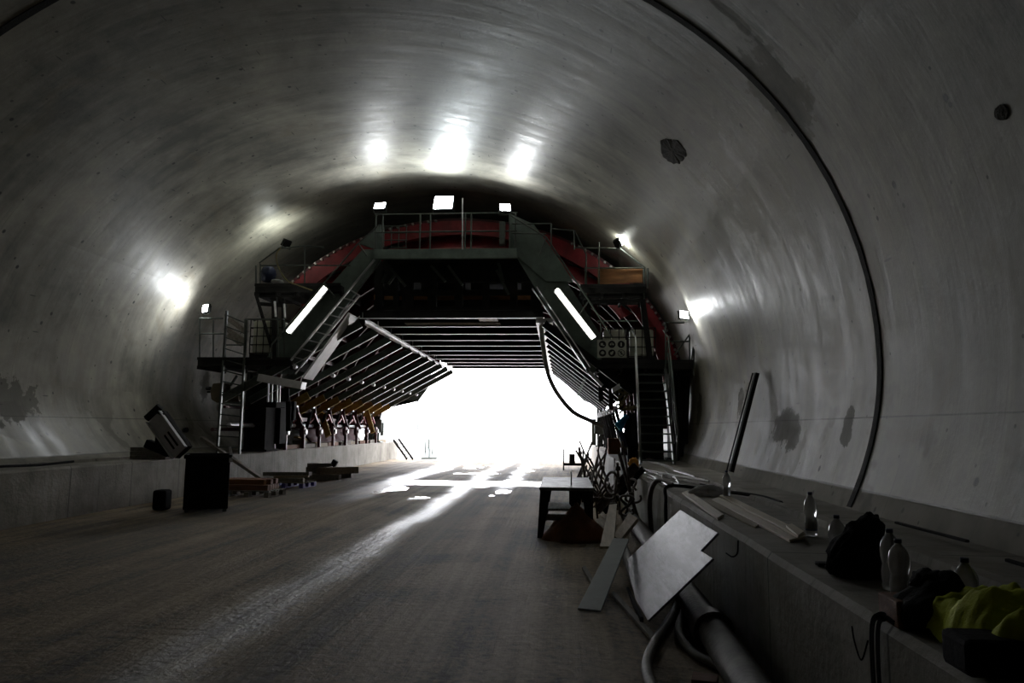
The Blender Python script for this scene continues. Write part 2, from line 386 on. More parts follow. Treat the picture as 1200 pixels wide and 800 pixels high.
# ------------------------------------------------------------------ the setting
CX, A, CZ, B = -3.6, 6.95, 2.4, 5.65
ZL2 = .88; ZL = .8                       # height of the concrete benches
XR, XL = 1.35, -8.55          # faces of the benches
Y0, Y1 = -16., 35.5
def prof(t, sc=1.):           # t = 0 right spring, PI left spring, below: the leg of the wall
    if t < 0:   return V((CX+sc*(A-.30*(t/-1.)**2), 0, CZ+t*1.42))
    if t > PI:  return V((CX-sc*(A-.78*((t-PI))**2), 0, CZ-(t-PI)*1.42))
    return V((CX+sc*A*math.cos(t), 0, CZ+sc*B*math.sin(t)))
def arch(ts, ys):
    mb = MB(); n = len(ys)
    vs = [V((p.x, y, p.z)) for p in (prof(t) for t in ts) for y in ys]
    return mb.add(vs, [(i*n+j, i*n+j+1, (i+1)*n+j+1, (i+1)*n+j) for i in range(len(ts)-1) for j in range(n-1)], True)
def lin(a, b, n): return [a+(b-a)*k/n for k in range(n+1)]
ys = lin(Y0, Y1, 24)
KICK = -(CZ-.985)/1.42
struct('wall_right', arch([-(CZ-ZL+.02)/1.42] + lin(KICK, .5, 20), ys), 'lining')
struct('ceiling', arch(lin(.5, PI-.5, 60), ys), 'lining')
struct('wall_left', arch(lin(PI-.5, PI-KICK, 20) + [PI+(CZ-ZL+.02)/1.42], ys), 'lining')
kz = prof(KICK)
fl = MB(); nx, ny = 40, 90
fv = []
for j in range(ny+1):
    for i in range(nx+1):
        x = XL-.05+(XR+.1-XL)*i/nx; y = Y0+(36.5-Y0)*j/ny
        fv.append((x, y, .018*noise.noise(V((x*1.4, y*.25, 0)))))
fl.add(fv, [(j*(nx+1)+i, j*(nx+1)+i+1, (j+1)*(nx+1)+i+1, (j+1)*(nx+1)+i) for j in range(ny) for i in range(nx)], True)
struct('floor', fl, 'floor')
struct('ground', MB().add([(-60, 36.4, -.02), (60, 36.4, -.02), (60, 200, -.02), (-60, 200, -.02)], [(0,1,2,3)]), 'ground')
def bench(x_face, x_back, ridge_a, ridge_b, ZL=.8, yend=36.):
    mb = MB()
    s = 1 if x_back > x_face else -1
    pr = [(x_face, -.05), (x_face-.0*s, ZL-.04), (x_face+.03*s, ZL), (ridge_a, ZL-.01), (ridge_a+.02*s, ZL+.045), (ridge_b, ZL+.05), (ridge_b+.03*s, ZL), (x_back, ZL), (x_back, -.05)]
    yy = lin(Y0, yend, 60); n = len(pr); vs = []
    for y in yy:
        for x, z in pr:
            w = .012*noise.noise(V((x*3, y*1.3, z*4)))
            vs.append((x+w, y, z+.6*w))
    mb.add(vs, [(j*n+i, j*n+i+1, (j+1)*n+i+1, (j+1)*n+i) for j in range(len(yy)-1) for i in range(n-1)])
    mb.add([vs[k] for k in range(n)], [tuple(range(n))]); mb.add(vs[-n:], [tuple(range(n))[::-1]])
    return mb
o = struct('trim_1', bench(XR, 3.3, 2.18, 2.30), 'kerb'); o['label'] = 'concrete bench along the right wall'
o = struct('trim_2', bench(XL, -10.1, -9.3, -9.42, ZL2, 37.5), 'kerb'); o['label'] = 'concrete bench along the left wall'
# unseen cap added behind the camera to shut sky light out
bk = MB(); ts = lin(-(CZ+.05)/1.42*.999, PI+(CZ+.05)/1.42*.999, 70)
bk.add([V((p.x*1.0, Y0, max(p.z, -.05))) for p in (prof(t, 1.02) for t in ts)], [tuple(range(len(ts)))])
struct('unseen_rear_cap', bk, 'lining')
# ring joint (slightly oblique in plan, filled black)
def ring_strip(y_right, k, w, sc0=.9985):
    mb = MB(); vs = []; ts = lin(KICK*1.12, PI-KICK*1.12, 110)
    for i, t in enumerate(ts):
        p = prof(t, sc0-.0006); y = y_right + (prof(0).x-p.x)*k
        ww = w*(1+.12*noise.noise(V((t*9, 0, 0))))
        vs += [V((p.x, y-ww, p.z)), V((p.x, y+ww, p.z))]
        q = prof(t, sc0+.006); vs += [V((q.x, y+ww, q.z)), V((q.x, y-ww, q.z))]
    n = len(ts)
    return mb.add(vs, [(4*i+a, 4*i+(a+1) % 4, 4*(i+1)+(a+1) % 4, 4*(i+1)+a) for i in range(n-1) for a in range(4)], False)
struct('trim_3', ring_strip(7.90, .088, .055), 'joint')
struct('trim_4', ring_strip(-3.5, .02, .042), 'joint')
# small gaps in the kicker
def wall_pt(px, py, sc=.999):   # where a ray meets the lining
    r = ray(px, py); lo, hi = 1., 60.
    def inside(k):
        p = EYE + r*k
        if p.z >= CZ: return ((p.x-CX)/(A*sc))**2 + ((p.z-CZ)/(B*sc))**2 < 1
        t = (CZ-p.z)/1.42; return abs(p.x-CX) < sc*(A-(.30 if p.x > CX else .78)*t*t)
    for _ in range(60):
        mdl = (lo+hi)/2
        if inside(mdl): lo = mdl
        else: hi = mdl
    return EYE + r*lo
def wall_poly(pix, mb, h=.004):
    pts = [wall_pt(*p, .9985) for p in pix]; c = sum(pts, V())/len(pts)
    nn = (V((CX, c.y, 3))-c).normalized()*h
    fine = []
    for i, p in enumerate(pts):     # ragged edge
        q = pts[(i+1) % len(pts)]; sz = (q-p).length
        for k in range(4):
            e = p.lerp(q, k/4); fine.append(e + V((0, noise.noise(e*9), noise.noise(e*11+V((5,0,0)))))*sz*.22)
    pts = fine; n = len(pts)
    mb.add([c+nn*1.5]+[p+nn for p in pts]+[p-nn*6 for p in pts], [(0, k+1, (k+1) % n+1) for k in range(n)]+[(k+1, n+k+1, n+(k+1) % n+1, (k+1) % n+1) for k in range(n)], False)
    return mb
def ell(cx, cy, a, b, rot=0, n=14, j=.12, seed=1):
    R = random.Random(seed); out = []
    for k in range(n):
        t = 2*PI*k/n; q = 1+R.uniform(-j, j); x, y = a*math.cos(t)*q, b*math.sin(t)*q
        out.append((cx+x*math.cos(rot)-y*math.sin(rot), cy+x*math.sin(rot)+y*math.cos(rot)))
    return out
def patch(name, pix, material, label):
    o = wall_poly(pix, MB()).build(name, material); o['kind'] = 'structure'; o['label'] = label; return o
patch('trim_5', ell(788, 177, 18, 12, .75, seed=3), 'spall', 'dark oval spalled patch in the crown concrete')
patch('trim_6', ell(1174, 132, 8, 10, 0, seed=4), 'spall', 'round recess in the right wall')
def stains():
    """wet stains on the lining: blotches of the concrete itself at fixed places in the tunnel"""
    m = M['lining']; nt = m.node_tree; b = nt.nodes['Principled BSDF']; L = nt.links.new
    col = b.inputs['Base Color'].links[0].from_socket; ro = b.inputs['Roughness'].links[0].from_socket
    tc = node(nt, 'ShaderNodeTexCoord'); n = node(nt, 'ShaderNodeTexNoise', Scale=5., Detail=5., Roughness=.6); L(tc.outputs['Object'], n.inputs['Vector'])
    tot = None; sp_ = node(nt, 'ShaderNodeSeparateXYZ'); L(tc.outputs['Object'], sp_.inputs[0]); lowz = smooth(nt, sp_.outputs[2], 3.2, 2.4)
    for px, py, ry, rz in ((921,500,.62,.26),(930,512,.30,.22),(993,500,.16,.22),(820,478,.30,.42),(4,468,.9,.45),(860,20,.10,.30),(915,110,.5,.5),(35,545,.0,.0),(868,470,.2,.3),(240,450,.25,.5),(255,478,.12,.1)):
        if ry == 0: continue
        c = wall_pt(px, py, 1.)
        mp = node(nt, 'ShaderNodeMapping'); mp.vector_type = 'POINT'; rx = 1.2
        sc_ = (1/rx, 1/ry, 1/rz); mp.inputs['Scale'].default_value = sc_; mp.inputs['Location'].default_value = (-c.x*sc_[0], -c.y*sc_[1], -c.z*sc_[2])
        L(tc.outputs['Object'], mp.inputs[0]); ln = nt.nodes.new('ShaderNodeVectorMath'); ln.operation = 'LENGTH'; L(mp.outputs[0], ln.inputs[0])
        f = smooth(nt, mth(nt, 'ADD', ln.outputs['Value'], mth(nt, 'MULTIPLY', mth(nt, 'SUBTRACT', n.outputs['Fac'], .5), 2.2)), 1.04, .92)
        tot = f if tot is None else mth(nt, 'MAXIMUM', tot, f)
    L(mixc(nt, mth(nt, 'MULTIPLY', mth(nt, 'MULTIPLY', tot, .70), mth(nt, 'ADD', .35, mth(nt, 'MULTIPLY', lowz, .65))), col, (.055, .05, .034)), b.inputs['Base Color'])
    L(mth(nt, 'MAXIMUM', ro, mth(nt, 'MULTIPLY', tot, .7)), b.inputs['Roughness'])
stains()

# ------------------------------------------------------------------ lamps
def floodlight(px, py, y, w, h, glass, label, aim, group='floodlights on the gantry rails', post=None):
    c = g(px, py, y); d = V(aim).normalized()
    root = thing('floodlight', label, 'floodlight', c - V((0, 0, h/2+.1)), group)
    z = V((0,0,1)); sx = d.cross(z).normalized(); up = sx.cross(d).normalized()
    R = Matrix((sx, d, up)).transposed()
    b = MB(); b.box(c - d*.05, (w+.04, .07, h+.04), R)
    for k in range(5): b.box(c - d*.10 + sx*((k-2)*w/5), (.012, .05, h*.9), R)
    b.build('housing', 'dark', root, bevel=.006)
    MB().box(c - d*.008, (w, .012, h), R).build('lamp_glass', glass, root)
    br = MB()
    for s in (-1, 1): br.bar(c + sx*s*(w/2+.035) - d*.05, c + sx*s*(w/2+.035) - d*.05 - V((0,0,h/2+.06)), .012, .03)
    br.bar(c - sx*(w/2+.035) - d*.05 - V((0,0,h/2+.06)), c + sx*(w/2+.035) - d*.05 - V((0,0,h/2+.06)), .03, .012)
    br.build('bracket', 'rail', root)
    return root
floodlight(519.5, 237, 17.5, .46, .42, 'lampbig', 'large square floodlight lit in the middle above the top platform', (.0, -1, .55))
floodlight(445, 240.5, 17.5, .27, .18, 'lamp', 'small lit floodlight above the upper platform on the side of the blue bag', (-.15, -1, .55))
floodlight(592, 242.5, 17.5, .24, .21, 'lamp', 'small lit floodlight above the upper platform nearest the vertical bright rod', (.15, -1, .55))
floodlight(240, 361, 18.0, .27, .18, 'lamp', 'lit floodlight low on the side platform above the tall ladder', (-.8, -1, .1))
floodlight(802, 368.5, 16.8, .22, .16, 'lamp', 'lit floodlight low on the side platform above the access stair', (.6, -1, .12))
floodlight(334, 284, 18.3, .24, .16, 'lampside', 'floodlight seen from its dark back, lighting the lining above the blue bag', (-.75, .25, .45))
floodlight(726, 284, 17.7, .20, .20, 'lampside', 'floodlight seen from its dark back, lighting the lining above the brown plywood', (.75, .25, .35))
def tube_light(a, b, label):
    p, q = g(*a, 17.5), g(*b, 17.5)
    root = thing('tube_light', label, 'tube light', (p+q)/2, 'fluorescent tubes along the gantry stairs')
    MB().bar(p+V((0,.09,0)), q+V((0,.09,0)), .16, .07, (0,1,0)).build('housing', 'white', root, bevel=.01)
    MB().cyl(p, q, .045, 12).build('tube', 'tube', root)
    e = MB(); d = (q-p).normalized()
    for c, s in ((p, -1), (q, 1)): e.cyl(c, c+d*s*.05, .047, 12)
    e.build('end_cap', 'rail', root)
tube_light((381, 336), (337, 389), 'sloping lit tube lamp on the left flight beside the ladder-like treads')
tube_light((652, 339), (696, 396), 'sloping lit tube lamp on the right flight above the six-symbol sign')

# ------------------------------------------------------------------ gantry
YF = 18.; YB = 34.
G = thing('formwork_gantry', 'dark green steel tunnel gantry with platforms, rails and bright cross joists', 'gantry', (CX, YF, .85))
def gp(name, mb, m_='steel', parent=G, **k): return split_build(mb, name, m_, parent, **k)
# top platform
a, b = g(438, 292, YF), g(606, 292, YF); zt = a.z; hb = (292-304)/F*YF*-1
tb = MB(); tb.span((a.x, YF, zt-hb), (b.x, YF+.12, zt)); tb.span((a.x, YF+2.6, zt-hb), (b.x, YF+2.72, zt)); gp('edge_beam', tb, bevel=.01)
gp('deck', MB().span((a.x, YF+.05, zt-.05), (b.x, YF+2.7, zt-.01)), 'dark')
rb = MB()
ztop = g(519, 250, YF).z; zmid = g(519, 271, YF).z
for px in (440, 448, 492, 504, 545, 552, 597, 604):
    x = g(px, 270, YF).x; rb.cyl((x, YF+.03, zt-hb), (x, YF+.03, ztop), .022, 8)
for z in (ztop, zmid): rb.cyl((a.x, YF+.03, z), (b.x, YF+.03, z), .022, 8)
for x in lin(a.x, b.x, 5): rb.cyl((x, YF+2.65, zt), (x, YF+2.65, ztop), .022, 8)
for z in (ztop, zmid): rb.cyl((a.x, YF+2.65, z), (b.x, YF+2.65, z), .022, 8)
gp('guardrail', rb, 'rail')
gp('light_rod', MB().cyl(g(542, 292, YF-.1), g(542, 232, YF-.1), .018, 8), 'galv')
gp('control_panel', MB().span(g(585, 286, YF-.06), g(592, 260, YF+.0)+V((0,.14,0))), 'rail')
cl = MB()     # small crate of fittings standing on the platform
q = g(463, 277, YF+.5)
for z in (-.3, -.1, .1, .28): cl.cyl(q+V((-.33,0,z)), q+V((.33,0,z)), .014, 6)
for x in (-.3, -.1, .1, .3): cl.cyl(q+V((x,0,-.32)), q+V((x,0,.3)), .014, 6)
gp('cage', cl, 'rail')
# inclined portal legs with plating
def plate(pix, y, t, name, m_='steel'): return gp(name, MB().prism([g(*p, y) for p in pix], (0, t, 0)), m_, bevel=.01)
plate([(425,292),(440,292),(446,304),(362,416),(345,438),(300,438),(322,404)], YF+.25, .12, 'side_plate')
plate([(600,292),(618,262),(640,292),(704,392),(704,436),(688,436),(676,418)], YF+.25, .12, 'side_plate')
plate([(440,292),(420,285),(446,262),(448,292)], YF+.2, .1, 'gusset')
plate([(596,292),(597,250),(625,262),(650,296),(672,330),(640,330)], YF+.2, .1, 'gusset')
def flight(r1a, r1b, r2a, r2b, n, y, name):
    st = MB(); p1, p2, q1, q2 = g(*r1a, y), g(*r1b, y), g(*r2a, y), g(*r2b, y)
    st.bar(p1, p2, .035, .08, (0,1,0)); gp(name+'_stringer', st, 'galv')
    gp(name+'_stringer', MB().bar(q1, q2, .04, .05, (0,1,0)), 'galv')
    for k in range(n):
        t = (k+.6)/n; u = p1.lerp(p2, t); w = q1.lerp(q2, (k-2.6)/(n-3)) if 0 else q1.lerp(q2, max(0, (k-3.4)/(n-3.6)))
        if k > 2: gp('tread', MB().bar(u, w+V((0,.1,0)), .10, .02, (0,0,1)), 'galv')
flight((439,304), (341,422), (421,346), (352,430), 12, YF-.1, 'flight')
hr = MB(); hr.tube([g(*p, YF-.2) for p in ((446,262),(420,285),(318,404),(318,420))], .022, 8); hr.tube([g(*p, YF-.2) for p in ((378,334),(330,394))], .016, 8)
hr.tube([g(*p, YF-.2) for p in ((598,252),(640,278),(690,352),(718,396))], .022, 8)
for p, q in (((420,285),(430,300)),((380,331),(392,348)),((345,372),(355,388)),((640,278),(632,300)),((690,352),(678,370))): hr.cyl(g(*p, YF-.2), g(*q, YF-.2), .018, 8)
gp('handrail', hr, 'rail')
wb = MB(); wb.bar(g(414, 369, YF), g(360, 444, YF), .70, .05, (.82,0,-.57)); gp('daylit_brace', wb, 'white', bevel=.01)['label'] = 'sloping brace coloured pale lilac white for the daylight it reflects'  # daylight reflected by its underside is given as white paint
wb = MB(); wb.bar(g(305, 442.5, YF-.1), g(356, 452, YF-.1), .35, .19, (0,0,1)); gp('white_crossbar', wb, 'white', bevel=.01)
wb = MB()
for px in (314.5, 319, 325, 328): wb.bar(g(px, 449, YF-.1), g(px-.5, 471, YF-.1), .035, .03)
gp('strap', wb, 'white')
rl = MB(); rl.bar(g(624, 338, YF-.1), g(687, 432, YF-.1), .025, .09, (0,1,0)); rl.bar(g(629, 336, YF-.1), g(692, 430, YF-.1), .025, .09, (0,1,0))
rl.bar(g(690, 436, YF-.1), g(706, 452, YF-.1), .08, .08, (0,1,0)); gp('flight_stringer', rl, 'galv')
gp('white_junction_box', MB().prism([g(*p, YF-.3) for p in ((717,455),(726,449),(727,455),(718,460))], (0,.2,0)), 'white', bevel=.01)
# transverse cell beam behind the portal head
cb = MB(); YC = YF+1.4
def xz(px, py, y): p = g(px, py, y); return p.x, p.z
for y0_, y1_ in ((306, 330), (340, 345), (359, 366)):
    xa, z1 = xz(441, y0_, YC); xb, z2 = xz(628, y1_, YC); cb.span((xa, YC, z2), (xb, YC+.15, z1))
for px, w in ((441,7),(462,4),(472,11),(502,9),(533,9),(566,7),(598,8),(622,12)):
    xa, z1 = xz(px, 306, YC); xb, z2 = xz(px+w, 365, YC); cb.span((xa, YC-.02, z2), (xb, YC+.17, z1))
gp('cell_beam', cb, 'dark', bevel=.005)
bw = MB()
for y in (21.2, 23.5, 26, 29): xa, z = xz(440, 352, YF+2); bw.span((xa, y, z+.2), (g(628, 352, YF+2).x, y+.5, z+.26))
gp('timber_decking', bw, 'wood')
gp('shade_screen', MB().prism([g(*p, YC+1.2) for p in ((438,306),(632,306),(632,332),(438,332))], (0,.03,0)), 'dark')  # screens added behind the cells to block the bright interior
for xa_, xb_ in ((438,474),(493,503),(510,545),(552,574),(590,604),(611,632)): gp('shade_screen', MB().prism([g(*p, YC+1.2) for p in ((xa_,332),(xb_,332),(xb_,342),(xa_,342))], (0,.03,0)), 'dark')
gp('shade_screen', MB().prism([g(*p, YC+1.2) for p in ((438,345),(632,345),(632,351),(438,351))], (0,.03,0)), 'ply')
gp('shade_screen', MB().prism([g(*p, YC+1.4) for p in ((438,350),(632,350),(632,362),(438,362))], (0,.03,0)), 'dark')
# truss pieces under the top platform
tp = MB()
for p, q in (((505,311),(522,330)),((525,311),(542,334)),((450,305),(475,335)),((455,333),(463,322)),((448,331),(452,321)),((584,308),(590,330)),((582,316),(596,345))):
    tp.bar(g(*p, YF+.7), g(*q, YF+.7), .07, .05, (0,1,0))
gp('brace', tp, 'rail')
gp('inner_deck', MB().span((g(446,310,YF+1).x, YF+1.6, g(446,306,YF+1).z), (g(615,310,YF+1).x, YB, g(446,304,YF+1).z)), 'dark')
# ceiling joists between the edge walers
zc = g(425, 372, YF).z; xl0 = g(425, 372, YF).x; xr0 = g(632, 376, YF).x
NJ = 11
yj = lin(YF+.1, YB-.3, NJ-1)
for y in yj:
    jo = gp('joist', MB().ibeam((xl0-.1, y, zc+.10), (xr0+.1, y, zc+.10), .20, .10, .02), 'dark')
    MB().bar((xl0-.1, y-.012, zc-.008), (xr0+.1, y-.012, zc-.008), .11, .016).build('daylit_flange', 'white', jo)  # white strip stands in for daylight on the joist's underside
wl = MB(); wl.channel((xl0, YF+.4, zc-.06), (xl0-.35, YB, zc-.06), .14, .12, .02, side=-1)
for y in yj: wl.box((xl0-.02, y, zc+.06), (.02, .12, .16))
gp('waler', wl, 'galv')
wl = MB(); wl.bar((xr0+.12, YF+.1, zc-.07), (xr0+.05, YB, zc-.07), .42, .12); gp('waler', wl, 'white')
gp('stored_board', MB().span((xl0+.8, YF+1.3, zc+.03), (xl0+3.4, YF+1.75, zc+.06)), 'wood')
gp('stored_board', MB().span((xl0+2.9, YF+.5, zc+.03), (xl0+3.4, YF+.9, zc+.09)), 'ply')
ck = MB(); ck.span((xl0-.5, YF+2.5, zc+.26), (xr0+.5, YB, zc+.30)); gp('deck', ck, 'dark')
# sloping struts each side
zlow = 2.3; xll = -8.55; xrr = 1.75
red_side = []
for k, y in enumerate(yj):
    p, q = V((xl0-.08, y, zc-.14)), V((xll-.15, y, zlow))
    gp('strut', MB().ibeam(p, q, .20, .09, .018, (0,0,1)), 'steel' if k % 3 else 'rail')
    f_ = MB(); n_ = (q-p).cross(V((0,1,0))).normalized(); 
    if n_.z > 0: n_ = -n_
    f_.bar(p+n_*.105, q+n_*.105, .06, .008, n_); gp('daylit_flange', f_, 'galv')  # pale strip, same painted daylight under the strut
    md = p.lerp(q, .5)+n_*.17
    kn = MB(); kn.cyl(md-V((0,.07,0)), md+V((0,.07,0)), .06, 10); kn.bar(md, md-n_*.1, .06, .05, (0,1,0)); gp('turnbuckle', kn, 'white')
    if k > 2:
     yl = MB(); yl.bar(p.lerp(q, .84)+n_*.02, q+(q-p).normalized()*.35+n_*.02, .13, .24, n_); gp('yellow_packer', yl, 'yellow')
    mr = V((xr0+.12, y, zc-.14)), V((xrr, y, 2.5))
    gp('strut', MB().ibeam(mr[0], mr[1], .18, .09, .018), 'dark')
    f_ = MB(); n2 = V((-n_.x, 0, n_.z)); f_.bar(mr[0]+n2*.1, mr[1]+n2*.1, .045, .008, n2); gp('daylit_flange', f_, 'galv')
    if k > 2:
        md = mr[0].lerp(mr[1], .55)+n2*.15; gp('turnbuckle', MB().cyl(md-V((0,.06,0)), md+V((0,.06,0)), .05, 10), 'rail')
# far sloping panels
gp('sloping_panel', MB().prism([g(*p, YB) for p in ((519,431),(490,470),(463,468),(446,480))], (0,.05,0)), 'rail')
gp('sloping_panel', MB().prism([g(*p, YB) for p in ((642,431),(685,470),(706,468),(712,480))], (0,.05,0)), 'rail')
gp('daylight_screen', MB().prism([g(*p, YB+.1) for p in ((517,430),(446,481),(410,474),(410,420),(470,396),(512,405))], (0,.04,0)), 'dred')  # screens added to close off bright daylight gaps between the struts
gp('daylight_screen', MB().prism([g(*p, YB+.1) for p in ((644,431),(706,470),(735,470),(735,400),(650,396))], (0,.04,0)), 'dred')
# main legs and machinery columns
def column(xa, xb, ya, yb, z0, z1, name='leg', m_='dark'):
    c = MB(); c.span((xa, ya, z0), (xa+.10, yb, z1)); c.span((xb-.10, ya, z0), (xb, yb, z1))
    for k in range(6):
        z = z0+(z1-z0)*k/6; c.span((xa+.1, ya+.03, z), (xb-.1, yb-.03, z+.09))
    c.span((xa+.12, ya+.12, z0), (xb-.12, yb-.12, z1)); c.span((xa-.08, ya-.05, z0), (xb+.08, yb+.05, z0+.06))
    return gp(name, c, m_, bevel=.006)
z3 = g(300, 428, YF).z
column(g(286,500,20.2).x, g(311,500,20.2).x, 20.2, 20.9, ZL2, z3)
column(g(752,500,YF+1.2).x+.75, g(752,500,YF+1.2).x+1.15, YF+1.2, YF+1.9, ZL, z3)
column(-9.0, -8.6, YB-.3, YB+.2, ZL2, 3.0, m_='rail'); column(1.55, 1.95, YB-.3, YB+.2, ZL, 2.9, m_='rail')
for xa, xb in ((-9.1, -8.45), (1.42, 2.1)):
    c = MB(); c.span((xa, YB-.45, 1.35), (xb, YB+.25, 1.95)); c.cyl((xa-.02, YB-.2, .85), (xa-.02, YB-.2, 2.05), .11, 12); c.cyl((xb, YB-.3, 1.2), (xb, YB-.3, 1.8), .07, 10)
    gp('drive_unit', c, 'rail', bevel=.02)
# side platforms, upper
def guard(posts, rails, y, r=.02):
    mb = MB()
    for p, q in posts: mb.cyl(g(*p, y), g(*q, y), r, 8)
    for pts in rails: mb.tube([g(*p, y) for p in pts], r, 8)
    return mb
gp('side_guardrail', guard([((300,311),(300,342)),((305,309),(305,336)),((357,288),(357,336))], [((304,308),(327,291),(357,288),(380,290)),((305,311),(411,311))], YF), 'rail')
gp('side_guardrail', guard([((755,313),(755,350)),((737,291),(737,292)),((686,312),(686,346)),((702,284),(702,334)),((673,270),(673,292)),((646,262),(646,290)),((759,314),(759,338))], [((600,262),(646,262)),((646,268),(673,270),(687,298),(687,346)),((673,290),(727,291),(755,313)),((687,314),(755,314)),((600,273),(640,274))], YF), 'rail')
def deckbox(a, b, depth, name='side_platform', m_='dark', th=.16):
    p, q = g(*a, YF), g(*b, YF)
    mb = MB(); mb.span((p.x, YF-.05, p.z-th), (q.x, YF+depth, p.z)); 
    mb.span((p.x, YF-.09, p.z-.02), (q.x, YF-.05, p.z+.05))
    n = max(2, int((q.x-p.x)/.5))
    for k in range(n+1): x = p.x+(q.x-p.x)*k/n; mb.span((x-.03, YF-.02, p.z-th-.09), (x+.03, YF+depth-.1, p.z-th))
    return gp(name, mb, m_)
deckbox((300,335), (400,335), 1.8)
deckbox((680,336), (757,336), 1.8)
deckbox((233,421), (342,421), 1.6)
deckbox((700,424), (812,424), 1.3)
gp('plywood_screen', MB().prism([g(*p, YF+.05) for p in ((700,315),(753,314),(753,331),(700,333))], (0,.02,0)), 'ply')
ub = MB()     # beams and pipes below the upper side decks
for a_, b_ in (((305,346),(345,346)),((690,347),(752,347)),((684,354),(750,352)),((305,356),(335,358))): ub.cyl(g(*a_, YF+.2), g(*b_, YF+.2), .05, 8)
ub.bar(g(322, 345, YF+.3), g(322, 420, YF+.3), .12, .12); ub.bar(g(332, 350, YF+.3), g(332, 420, YF+.3), .07, .07)
ub.bar(g(752, 345, YF+.4), g(762, 424, YF+.4), .14, .14); ub.bar(g(690, 345, YF+.4), g(690, 384, YF+.4), .10, .10)
ub.bar(g(300, 345, YF), g(322, 420, YF+.5), .06, .06)
gp('support', ub, 'dark')
gp('tie_rod', MB().cyl(g(322,353,YF-.05), g(323,371,YF-.05), .03, 8).cyl(g(333,356,YF-.05), g(334,372,YF-.05), .03, 8), 'galv')
# side platforms, lower
gp('side_guardrail', guard([((234,372),(234,424)),((264,368),(264,424)),((287,374),(287,424)),((326,372),(326,424)),((333,376),(333,424)),((250,375),(250,424))], [((234,373),(262,373)),((234,391),(264,391)),((287,374),(333,374)),((264,404),(287,404))], YF-.03), 'rail')
gp('side_guardrail', guard([((780,378),(780,424)),((808,370),(808,424)),((813,382),(813,440)),((704,378),(704,424)),((816,385),(810,424))], [((778,378),(808,378)),((780,400),(808,400)),((700,376),(748,376)),((790,416),(808,392),(814,380))], YF-.03), 'rail')
wd = MB()
for a_, b_ in (((266,372),(290,390)),((264,384),(288,400)),((268,392),(284,404))): wd.bar(g(*a_, YF+.5), g(*b_, YF+.5), .12, .08, (0,1,0))
gp('timber_brace', wd, 'gwood')
# dark plant and added dark backing plates behind the lower flight and beside the wall
pl = MB()
pl.span(g(312, 520, 21.0), g(330, 456, 21.0)+V((0,.5,0))); pl.cyl(g(334,470,YF+.9), g(334,455,YF+.9), .12, 12); pl.cyl(g(338,505,YF+.9), g(338,470,YF+.9), .07, 10)
pl.span(g(310, 470, YF+.7), g(332, 478, YF+1.2)+V((0,.4,0)))
gp('hydraulic_unit', pl, 'black', bevel=.02)
hp = MB(); hp.prism([g(*p, 22.2) for p in ((311,452),(340,456),(340,492),(336,508),(334,524),(311,528))], (0,.06,0)); hp.span(g(318,500,22.), g(330,478,22.)+V((0,.2,0))); hp.span(g(334,492,22.), g(345,470,22.)+V((0,.2,0))); gp('dark_backing', hp, 'black', bevel=.01)  # black plates added to hide the daylit wall behind the gap
pm = MB()
for p, q in (((702,440),(744,440)),((702,452),(744,452)),((704,440),(704,470)),((716,440),(716,480)),((728,452),(728,480)),((790,430),(812,430)),((798,430),(798,535)),((806,430),(803,520))):
    pm.bar(g(*p, YF+.9), g(*q, YF+.9), .12, .12)
pm.span(g(793, 440, YF+.8), g(808, 428, YF+.8)+V((0,.15,0))); pm.span(g(744, 540, YF+1.7), g(776, 430, YF+1.7)+V((0,.04,0))); pm.span(g(704, 450, YF+1.2), g(745, 428, YF+1.8))  # thin plate behind the stair added to darken the view between treads
pm.tube([g(*p, YF+.3) for p in ((690,436),(723,436),(723,462))], .02, 8)
gp('wall_side_frame', pm, 'dark')
cr = MB()     # yellow brown couplers hanging beside the stair
R_ = random.Random(5)
for k in range(16):
    p = g(R_.uniform(726, 741), R_.uniform(456, 482), YF+R_.uniform(.2, .8)); d = V((R_.uniform(-1,1), R_.uniform(-1,1), R_.uniform(-1,1))).normalized()*.14
    cr.cyl(p-d, p+d, .028, 8)
gp('coupler_bundle', cr, 'cable')
# horizontal pipes along the left bench
for x, z, r in ((-8.85, 1.62, .06), (-9.3, 1.5, .05), (-9.0, 2.1, .04)):
    gp('pipe', MB().cyl((x, YF+.8, z), (x, YB-1, z), r, 10), 'white' if r == .06 else 'dred')

# ------------------------------------------------------------------ the red form shell
S = thing('formwork_shell', 'red curved steel formwork shell with bolted ribs behind the gantry rails', 'formwork', (CX, 20., .9))
SC = .915; SX = .60
def shell_band(t0, t1, sc0, sc1, ya, yb, n=60):
    mb = MB(); ts = lin(t0, t1, n); vs = []
    for t in ts:
        p, q = prof(t, sc0), prof(t, sc1); p.x += SX; q.x += SX
        vs += [(p.x, ya, p.z), (p.x, yb, p.z), (q.x, yb, q.z), (q.x, ya, q.z)]
    mb.add(vs, [(4*i+a, 4*i+(a+1) % 4, 4*i+4+(a+1) % 4, 4*i+4+a) for i in range(n) for a in range(4)])
    mb.add(vs[:4], [(0,1,2,3)]); mb.add(vs[-4:], [(0,1,2,3)]); return mb
def sprof(t, sc): p = prof(t, sc); p.x += SX; return p
YS = 20.1
T0, T1 = -.55, PI+.62
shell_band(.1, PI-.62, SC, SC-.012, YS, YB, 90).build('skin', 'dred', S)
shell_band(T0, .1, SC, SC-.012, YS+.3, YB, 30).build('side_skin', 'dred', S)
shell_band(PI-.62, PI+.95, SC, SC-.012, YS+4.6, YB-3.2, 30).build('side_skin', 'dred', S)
for y in lin(YS, YB-.15, 8):
    shell_band(.1 if y < 21 else T0, PI-.62 if y < 21 else T1, SC-.012, SC-.085, y, y+.06, 90).build('rib', 'red' if y < 21 else 'dred', S)
